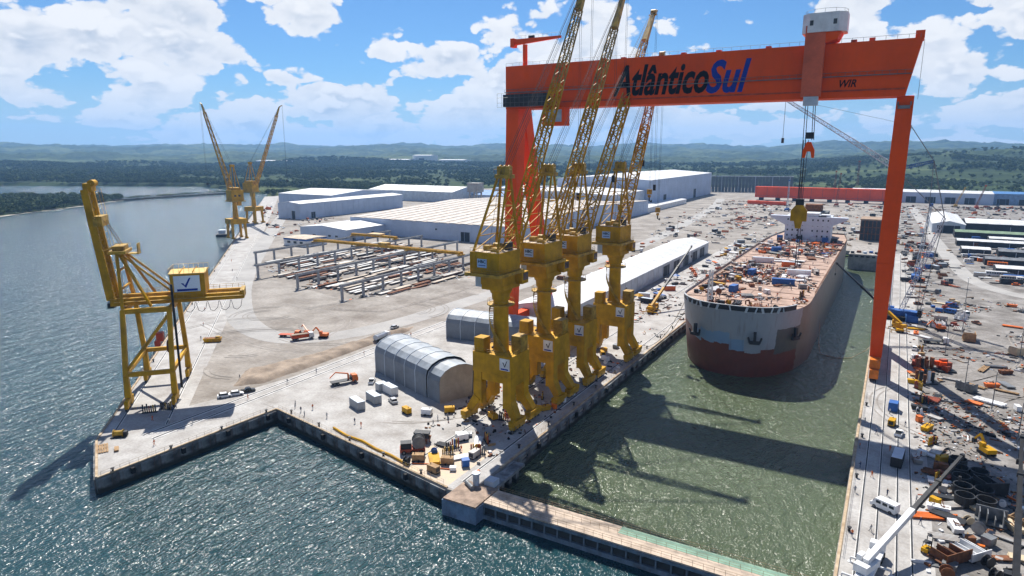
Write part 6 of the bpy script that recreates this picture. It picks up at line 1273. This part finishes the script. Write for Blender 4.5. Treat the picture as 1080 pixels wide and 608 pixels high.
# left dock side
scatter(46, [(-113, 240), (-100, 240), (-99, 420), (-99, 560), (-114, 560)], 'beside the long white shed', ['crate', 'pipe_bundle', 'plate_stack', 'generator', 'truck', 'gas_rack', 'boom_lift', 'container', 'parked_car', 'scrap_bin', 'canopy'], C(0, 1, 2, 3, 4, 6, 8, 3), minsep=3.5)
scatter(34, [(-96, 330), (-79, 330), (-79, 560), (-96, 560)], 'along the dock edge beside the tanker', ['crate', 'pipe_bundle', 'gas_rack', 'generator', 'container', 'scrap_bin', 'beam_stack', 'boom_lift'], C(0, 1, 2, 4, 3, 6, 9), minsep=3.5)
scatter(85, [(-175, 540), (-80, 580), (-80, 980), (-200, 1050), (-225, 760)], 'on the yard left of the dock head', ['steel_block', 'plate_stack', 'beam_stack', 'container', 'truck', 'crate', 'pipe_bundle', 'van', 'boom_lift', 'parked_car', 'canopy'], C(0, 1, 2, 3, 4, 7, 9, 1, 3), minsep=6)
scatter(22, [(-172, 300), (-148, 280), (-148, 520), (-172, 520)], 'along the yard road behind the long shed', ['truck', 'parked_car', 'crate', 'plate_stack', 'container', 'van'], C(0, 3, 3, 2, 4), minsep=6)
scatter(30, [(-560, 470), (-470, 400), (-460, 440), (-565, 560)], 'by the river quay before the pale warehouse', ['crate', 'pipe_bundle', 'plate_stack', 'truck', 'parked_car', 'scrap_bin'], C(0, 1, 2, 4, 3), minsep=5)
scatter(26, [(-720, 560), (-630, 520), (-660, 640), (-790, 700)], 'at the far end of the river quay', ['truck', 'crate', 'container', 'steel_block', 'boom_lift'], C(0, 1, 4, 4, 3), minsep=7)
scatter(20, [(-99, 118), (-90, 117), (-84, 120), (-84, 140), (-95, 142)], 'at the corner of the front quay', ['crate', 'gas_rack', 'plate_stack', 'cable_spool', 'generator', 'pipe_bundle'], C(1, 3, 7, 5, 6, 2, 8), minsep=2.2)
scatter(26, [(-95, 146), (-83, 146), (-80, 240), (-92, 240)], 'under the tower cranes', ['crate', 'gas_rack', 'plate_stack', 'cable_spool', 'generator', 'scrap_bin'], C(1, 3, 7, 2, 6, 8, 4), minsep=2.6)
# deck clutter on the tanker
def deck_poly(x0, x1, y0, y1): return [(SX + x0, SY0 + y0), (SX + x1, SY0 + y0), (SX + x1, SY0 + y1), (SX + x0, SY0 + y1)]
DZ = SD - .9
scatter(34, deck_poly(-20, -10, 24, 110), 'along the port side of the tanker deck', ['crate', 'gas_rack', 'pipe_bundle', 'generator', 'scrap_bin', 'cable_spool'], C(1, 0, 2, 3, 1, 7, 8), z=DZ, minsep=2.4)
scatter(16, deck_poly(-13, 13, 6, 16), 'at the very bow of the tanker deck', ['crate', 'gas_rack', 'pipe_bundle', 'cable_spool'], C(1, 0, 9, 1, 8), z=DZ, minsep=2.2)
scatter(40, deck_poly(-9, 20, 28, 150), 'out on the open tanker deck', ['crate', 'pipe_bundle', 'gas_rack', 'beam_stack', 'generator'], C(1, 0, 2, 3, 7), z=DZ, minsep=4)
scatter(56, deck_poly(-21, 21, 150, 214), 'before the tanker bridge', ['crate', 'gas_rack', 'pipe_bundle', 'generator', 'scrap_bin', 'plate_stack', 'cable_spool'], C(1, 0, 2, 3, 6, 4, 9), z=DZ, minsep=2.8)
# small loose debris nobody could count
def debris(name, label, n, poly, z, mats, seed, smin=.25, smax=.9, flat=.35):
    r = np.random.default_rng(seed); mb = MB(); xs = [p[0] for p in poly]; ys = [p[1] for p in poly]; x = r.uniform(min(xs), max(xs), n * 3); y = r.uniform(min(ys), max(ys), n * 3)
    k = in_poly(x, y, poly) & (fbm(x * .06, y * .06, 3, seed) > .47); x = x[k][:n]; y = y[k][:n]
    for a, b in zip(x, y):
        l = r.uniform(smin, smax); long_ = r.uniform() < .35; d = (l * (4. if long_ else 1.6), l * (.3 if long_ else r.uniform(.6, 1.4)), l * r.uniform(flat * .5, flat * 2)); mb.box((a, b, z + d[2] / 2), d, r.uniform(0, 3.14), int(r.integers(len(mats))))
    tag(mb.build(name, mats), label, 'debris', kind='stuff')
DM = [DARK, DARK, RUST, PLATE, WHITE, WOOD, RUST, STEEL, ORV, BLACK]
debris('yard_debris', 'scattered scraps over the yard right of the dock', 1300, [(11, 128), (36, 128), (60, 240), (64, 400), (34, 420), (31, 640), (10, 640)], .03, DM, 1)
debris('yard_debris', 'small scraps and rods strewn in the bottom right yard', 900, [(10.5, 126), (36, 126), (40, 235), (11, 235)], .03, DM, 9, .10, .45, .5)
debris('yard_debris', 'scattered scraps beyond the dock head and by the eastern stores', 1000, [(-60, 600), (44, 470), (130, 500), (190, 1110), (-60, 1080)], .03, DM, 2, .5, 1.9)
debris('yard_debris', 'scattered scraps over the yard left of the dock head', 900, [(-178, 520), (-79, 560), (-79, 1050), (-225, 1080), (-228, 760)], .03, DM, 3, .5, 1.8)
debris('yard_debris', 'scattered scraps along the left dock edge', 700, [(-114, 250), (-78, 245), (-78, 560), (-114, 560)], .03, DM, 4, .25, .9)
debris('yard_debris', 'scattered scraps around the plate yard frames', 1100, [(-372, 296), (-240, 240), (-218, 252), (-218, 350), (-372, 440)], .03, DM, 5, .3, 1.2)
debris('deck_debris', 'loose gear scattered over the tanker deck', 1500, [(SX - 21, SY0 + 26), (SX, SY0 + 6), (SX + 21, SY0 + 26), (SX + 21, SY0 + 215), (SX - 21, SY0 + 215)], SD - .88, DM, 6, .2, .8, .6)
debris('yard_debris', 'scattered scraps by the river end warehouses', 700, [(-800, 720), (-600, 490), (-460, 390), (-456, 460), (-640, 640)], .03, DM, 7, .5, 1.5)
debris('yard_debris', 'small gear on the front quay under the cranes', 420, [(-112, 119), (-80, 115), (-79, 250), (-104, 250)], .04, DM, 8, .15, .55, .7)
# special pieces
V('quay_crawler_works', 'black and red wheeled machine at the quay corner with hose reel', 'machine', -100.8, 124.2, 40, lambda t: (MB().bx(-3.2, 3.2, -1.4, 1.4, .7, 1.5).build('frame', RED, t), MB().bx(-3.0, -.2, -1.1, 1.1, 1.52, 3.0).build('engine_box', DARK, t), MB().tube((1.6, -1.2, 3.0), (1.6, 1.2, 3.0), 1.5, n=18).build('hose_reel', BLACK, t), MB().tube((1.6, -1.35, 3), (1.6, -1.22, 3), 1.7, n=18).build('reel_flange', STEEL, t), MB().tube((1.6, 1.22, 3), (1.6, 1.35, 3), 1.7, n=18).build('reel_flange', STEEL, t), wheels(t, (-2.2, 0, 2.2), 2.8, .6, .4)))
V('stacked_bins', 'two rust-brown skip bins stacked on the quay by the corner machine', 'bins', -102.5, 130.5, 20, lambda t: (MB().ext([(-1.8, .05), (1.8, .05), (2.2, 1.5), (-2.2, 1.5)], 'y', -1.2, 1.2).build('lower_bin', RUST, t), MB().ext([(-1.7, 1.52), (1.7, 1.52), (2.1, 2.9), (-2.1, 2.9)], 'y', -1.1, 1.1).build('upper_bin', DARK, t)))
V('fuel_tank', 'white fuel tank panel lying on the quay near the crane rails', 'tank', -95.0, 139, 35, lambda t: (MB().bx(-2.2, 2.2, -1., 1., .3, 1.0).build('tank', WHITE, t), MB().bx(-2.3, 2.3, -1.05, 1.05, 0, .28).build('skid', DARK, t)))
def hose(name, label, pts, r, mat, cat='hose'): tag(MB().poly([(x, y, r + .03) for x, y in pts], r, 6).build(name, mat), label, cat)
hose('pipe_string', 'yellow pipe lying along the front quay edge', [(-129, 124.9), (-122, 122.8), (-116, 122.4), (-110, 120.6), (-104, 119.6), (-97, 117.6)], .35, YEL, 'pipe')
hose('pipe_string', 'thin orange hose on the tan quay corner', [(-97, 119), (-93, 121), (-90.5, 120), (-86, 121.5)], .16, ORV)
sheet('stained_concrete', [(-101, 117.6), (-83, 114.2), (-83, 136), (-88, 139), (-101, 128)], .031, M('tan_stain', (.55, .42, .29), .85, var=.25, scale=.25, col2=(.45, .40, .34)), left_quay)
def ring_cyl(t, r, h):
    n = 20; mb = MB(); vs = []
    for (rr, z) in ((r, 0), (r, h), (r * .9, h), (r * .9, .1)): vs += [(rr * math.cos(6.2832 * k / n), rr * math.sin(6.2832 * k / n), z) for k in range(n)]
    mb.add(vs, [(j * n + k, j * n + (k + 1) % n, (j + 1) * n + (k + 1) % n, (j + 1) * n + k) for j in range(3) for k in range(n)] + [tuple(3 * n + k for k in range(n))], 0, False); mb.build('shell', DARK, t); MB().tube((0, 0, .12), (0, 0, .16), r * .88, n=20).build('floor', BLACK, t)
for i, (x, y) in enumerate([(19.6 + 3.9 * c, 164 + 5.0 * r) for c in range(2) for r in range(5 if c == 0 else 4)]):
    t = thing('steel_ring', 'x', 'steel cylinder', (x, y, .03)); ring_cyl(t, 1.95, 2.4); auto(t, 'open black steel cylinder standing in the row in the right yard', 'steel cylinder', 'row of open steel cylinders')
V('dark_crate', 'large dark slatted container on the right quay apron', 'container', 6.9, 179.6, 84, container, DARK, 7)
V('parked_machine', 'yellow box on the right apron behind the blue one', 'generator', 5.4, 205, 80, generator, YEL); V('tool_cabin', 'blue tool cabin on the right apron near the gantry leg', 'cabin', 5.6, 218, 85, container, BLUE, 3.4); V('parked_car', 'white car on the right apron below the big leg shadow', 'car', 12.2, 292, 85, car, WHITE); V('parked_car', 'white pickup on the right apron by the dark container', 'pickup', 7.2, 198.5, 80, car, WHITE, True)
V('excavator', 'orange excavator at work on the open ground at right', 'excavator', 22, 330, 200, excavator, ORV); V('excavator', 'yellow excavator near the black cylinders', 'excavator', 26.5, 196, 120, excavator, YEL)
def red_pile(t):
    for k in range(7): MB().box((rnd(-2, 2), rnd(-1.6, 1.6), 1.2 + rnd(0, 2.2)), (rnd(1.4, 3), rnd(1, 2), rnd(1.2, 2.2)), rnd(0, 3)).build('red_casing', ORA if k % 2 else RED, t)
    MB().bx(-3, 3, -2.4, 2.4, 0, .6).build('base', DARK, t)
V('machinery_pile', 'heap of bright red machine casings on the right yard', 'machinery', 20.8, 268, 20, red_pile)
def bottle_group(t):
    for k in range(8):
        x, y = (k % 4) * 1.5 - 2.2, (k // 4) * 1.8 - 1; MB().tube((x, y, .3), (x, y + rnd(-.1, .1), rnd(3.2, 4.6)), .5, n=10).build('standing_tube', rc.choice((RED, DARK, YEL2, WHITE, RUST)), t)
    MB().bx(-3.4, 3.4, -2.4, 2.2, 0, .3).build('base', DARK, t)
V('tube_rack', 'rack of upright coloured tubes beside the red machine heap', 'rack', 14.6, 268, 10, bottle_group); V('tube_rack', 'smaller rack of upright tubes in the belt by the apron', 'rack', 14.2, 250, 40, bottle_group)
# lamp posts
def lamp(t, h=14):
    MB().tube((0, 0, 0), (0, 0, h), .16, .09, 8).build('pole', STEEL, t); MB().bar((0, 0, h), (1.6, 0, h + .3), .1).build('arm', STEEL, t); MB().bx(1.4, 2.3, -.2, .2, h + .2, h + .36).build('lamp_head', PALE, t); MB().bx(-.4, .4, -.4, .4, 0, .4).build('base', CONC, t)
for k, (x, y) in enumerate(((25, 245), (22, 290), (30, 330), (36, 400), (31, 232), (46, 300), (-196, 330), (-186, 480), (-176, 620), (34, 206))): t = thing('lamp_post', 'x', 'lamp post', (x, y, 0), rnd(0, 6)); lamp(t, 12); auto(t, 'slim grey lamp post on the open ground ' + ('right of the dock' if x > 0 else 'by the dirt road'), 'lamp post', 'lamp posts in the yard')
# bollards and tyre fenders along the quay edges
BOLM = (MB().tube((0, 0, .02), (0, 0, .8), .28, .24, 10).mesh('post', DARK), MB().tube((0, 0, .8), (0, 0, 1.0), .42, n=10).mesh('cap', DARK)); TYM = MB().tube((0, -.25, 0), (0, .25, 0), .75, n=12).mesh('tyre', BLACK)
def bollard(x, y, where): t = thing('bollard', 'x', 'bollard', (x, y, .03)); link('post', BOLM[0], t); link('cap', BOLM[1], t); auto(t, 'black mooring bollard ' + where, 'bollard', 'bollards along the quays')
for k in range(4): bollard(-157.0 + .8 * k, 80 + 14.5 * k, 'on the inner pier edge')
for k in range(5): bollard(-148 + 14 * k, 127.0 - 2.68 * k - .0, 'on the front quay edge')
for k in range(13): bollard(*qp(70 + 32 * k, 1.3), 'on the river quay edge')
for k in range(10): bollard(-1.4, 140 + 26 * k, 'on the right dock edge')
for k in range(12): bollard(-78.4, 140 + 17 * k, 'on the left dock edge')
def fender(x, y, ang, where): o = link('fender', MB().ext([(-.45, -.35), (-.45, -1.8), (.45, -1.8), (.45, -.35)], 'x', 0, .75).mesh('fender', BLACK), None, (x, y, 0), ang); auto(o, 'black rubber fender ' + where, 'fender', 'fenders on the quay walls')
for k in range(4): fender(-156.0 + .75 * k, 84 + 13 * k, 0, 'on the inner pier wall')
for k in range(4): fender(-146.5 + 17 * k, 124.9 - 3.26 * k, R(-101), 'on the front quay wall')
for k in range(7): fender(*qp(110 + 48 * k, -.02), QA + math.pi / 2, 'on the river quay wall')
for k in range(8): fender(-76.0, 146 + 24 * k, 0, 'on the left dock wall')
# quay railing
def railing(p, q, label):
    p = Vector((*p, .28)); q = Vector((*q, .28)); n = int((q - p).length / 2.2); t = thing('quay_railing', label, 'railing', p); m = MB(); pm = MB().tube((0, 0, 0), (0, 0, 1.1), .04, n=4).mesh('post', KERB)
    for k in range(n + 1): link('post', pm, t, (q - p) * (k / n))
    for z in (.55, 1.1): MB().tube((0, 0, z), (q - p) + Vector((0, 0, z)), .035, n=4).build('rail', KERB, t)
railing((-156.6, 77), (-154.6, 126), 'thin brown railing along the inner pier edge'); railing((-153.5, 127.2), (-84, 114.4), 'thin brown railing along the front quay edge'); railing((-2.2, 130), (-2.2, 232), 'thin railing along the right dock edge'); railing((-77.6, 140), (-77.6, 236), 'thin railing along the left dock edge')
# floating mooring line and river rocks
tag(MB().poly([(-22.6, 300, 6), (-21.5, 290, -2), (-20, 282, -3.9), (-14, 279, -3.9), (-9, 282, -3.9), (-4, 286, -1), (-2.4, 290, .3)], .12, 5).build('mooring_line', M('line_tan', (.40, .34, .24), .8)), 'slack mooring line from the tanker side to the right quay', 'rope')
for k, (a, b, lab) in enumerate((((-69, 262, 18), (-79, 240, .5), 'mooring rope from the tanker bow down to the left quay'), ((-68, 258, 14), (-79, 226, .5), 'lower mooring rope from the tanker bow to the left quay'))):
    a = Vector(a); b = Vector(b); tag(MB().poly([a.lerp(b, f) - Vector((0, 0, 5 * math.sin(f * math.pi))) for f in np.linspace(0, 1, 10)], .12, 5).build('mooring_line', M('line_tan')), lab, 'rope')
def rocks():
    rs = np.random.default_rng(4); mb = MB(); PH = (1 + 5 ** .5) / 2; ico = [(-1, PH, 0), (1, PH, 0), (-1, -PH, 0), (1, -PH, 0), (0, -1, PH), (0, 1, PH), (0, -1, -PH), (0, 1, -PH), (PH, 0, -1), (PH, 0, 1), (-PH, 0, -1), (-PH, 0, 1)]
    F = [(0, 11, 5), (0, 5, 1), (0, 1, 7), (0, 7, 10), (0, 10, 11), (1, 5, 9), (5, 11, 4), (11, 10, 2), (10, 7, 6), (7, 1, 8), (3, 9, 4), (3, 4, 2), (3, 2, 6), (3, 6, 8), (3, 8, 9), (4, 9, 5), (2, 4, 11), (6, 2, 10), (8, 6, 7), (9, 8, 1)]
    for k in range(1500):
        s = rs.uniform(60, 900); tt = -rs.uniform(.3, 3.6); c = qp(s, tt, -.6 + tt * 1.05); r = rs.uniform(.35, .9)
        mb.add([(c[0] + v[0] * r * rs.uniform(.4, .7), c[1] + v[1] * r * rs.uniform(.4, .7), c[2] + v[2] * r * rs.uniform(.35, .6)) for v in ico], F)
    tag(mb.build('riprap', M('quay_rock', (.26, .25, .235), .9, var=.4, scale=.5)), 'rough grey rocks along the foot of the river quay', 'rocks', kind='stuff')
rocks()
# moored boat by the far quay
t = thing('barge', 'small dark flat barge moored off the far river quay', 'barge', (*qp(500, -16), WZ), QA); MB().ext([(-22, .2), (20, .2), (25, 2.6), (-23, 2.6)], 'y', -5, 5).build('hull', DARK, t); MB().bx(-21, 20, -4.6, 4.6, 2.62, 2.9).build('deck', M('barge_deck', (.30, .31, .30), .8), t); MB().bx(-18, -11, -3, 3, 2.92, 6).build('deckhouse', PALE, t); MB().bx(-11.0, -10.94, -2.2, 2.2, 4.2, 5.4).build('window', GLASS, t)
def mooring_winch(t):
    MB().bx(-1.8, 1.8, -1.2, 1.2, 0, .25).build('base', DARK, t); MB().tube((-1.0, 0, 1.0), (1.0, 0, 1.0), .75, n=14).build('drum', YEL2, t)
    for x in (-1.15, 1.15): MB().tube((x - .1, 0, 1.0), (x + .1, 0, 1.0), 1.05, n=14).build('flange', YEL2, t)
    MB().bx(1.3, 2.2, -.6, .6, .25, 1.5).build('motor', DARK, t)
V('mooring_winch', 'dull yellow mooring winch near the pier tip', 'winch', -175.6, 92.2, 40, mooring_winch)
V('timber_frame', 'brown timber pallet frame lying at the very pier tip', 'pallet', -171.8, 85.6, -28, lambda t: [MB().bx(-3, 3, -1.2 + .55 * k, -.8 + .55 * k, .18, .26).build('board', WOOD, t) for k in range(5)] + [MB().bx(x - .1, x + .1, -1.2, 1.4, 0, .18).build('runner', WOOD, t) for x in (-2.4, 0, 2.4)])
V('timber_frame', 'brown board stack beside the winch on the pier', 'boards', -168.0, 87.2, -30, lambda t: [MB().bx(-1.4, 1.4, -.5, .5, .1 + .14 * k, .22 + .14 * k).build('board', WOOD, t) for k in range(3)])
V('gas_rack', 'dark bottle rack between the quay crane legs, nearer the water', 'rack', *qp(17, 8.2), 47, k_rack, DARK); V('gas_rack', 'dark bottle rack between the quay crane legs, nearer the yard', 'rack', *qp(19, 12.6), 20, k_rack, DARK)
settle_labels()
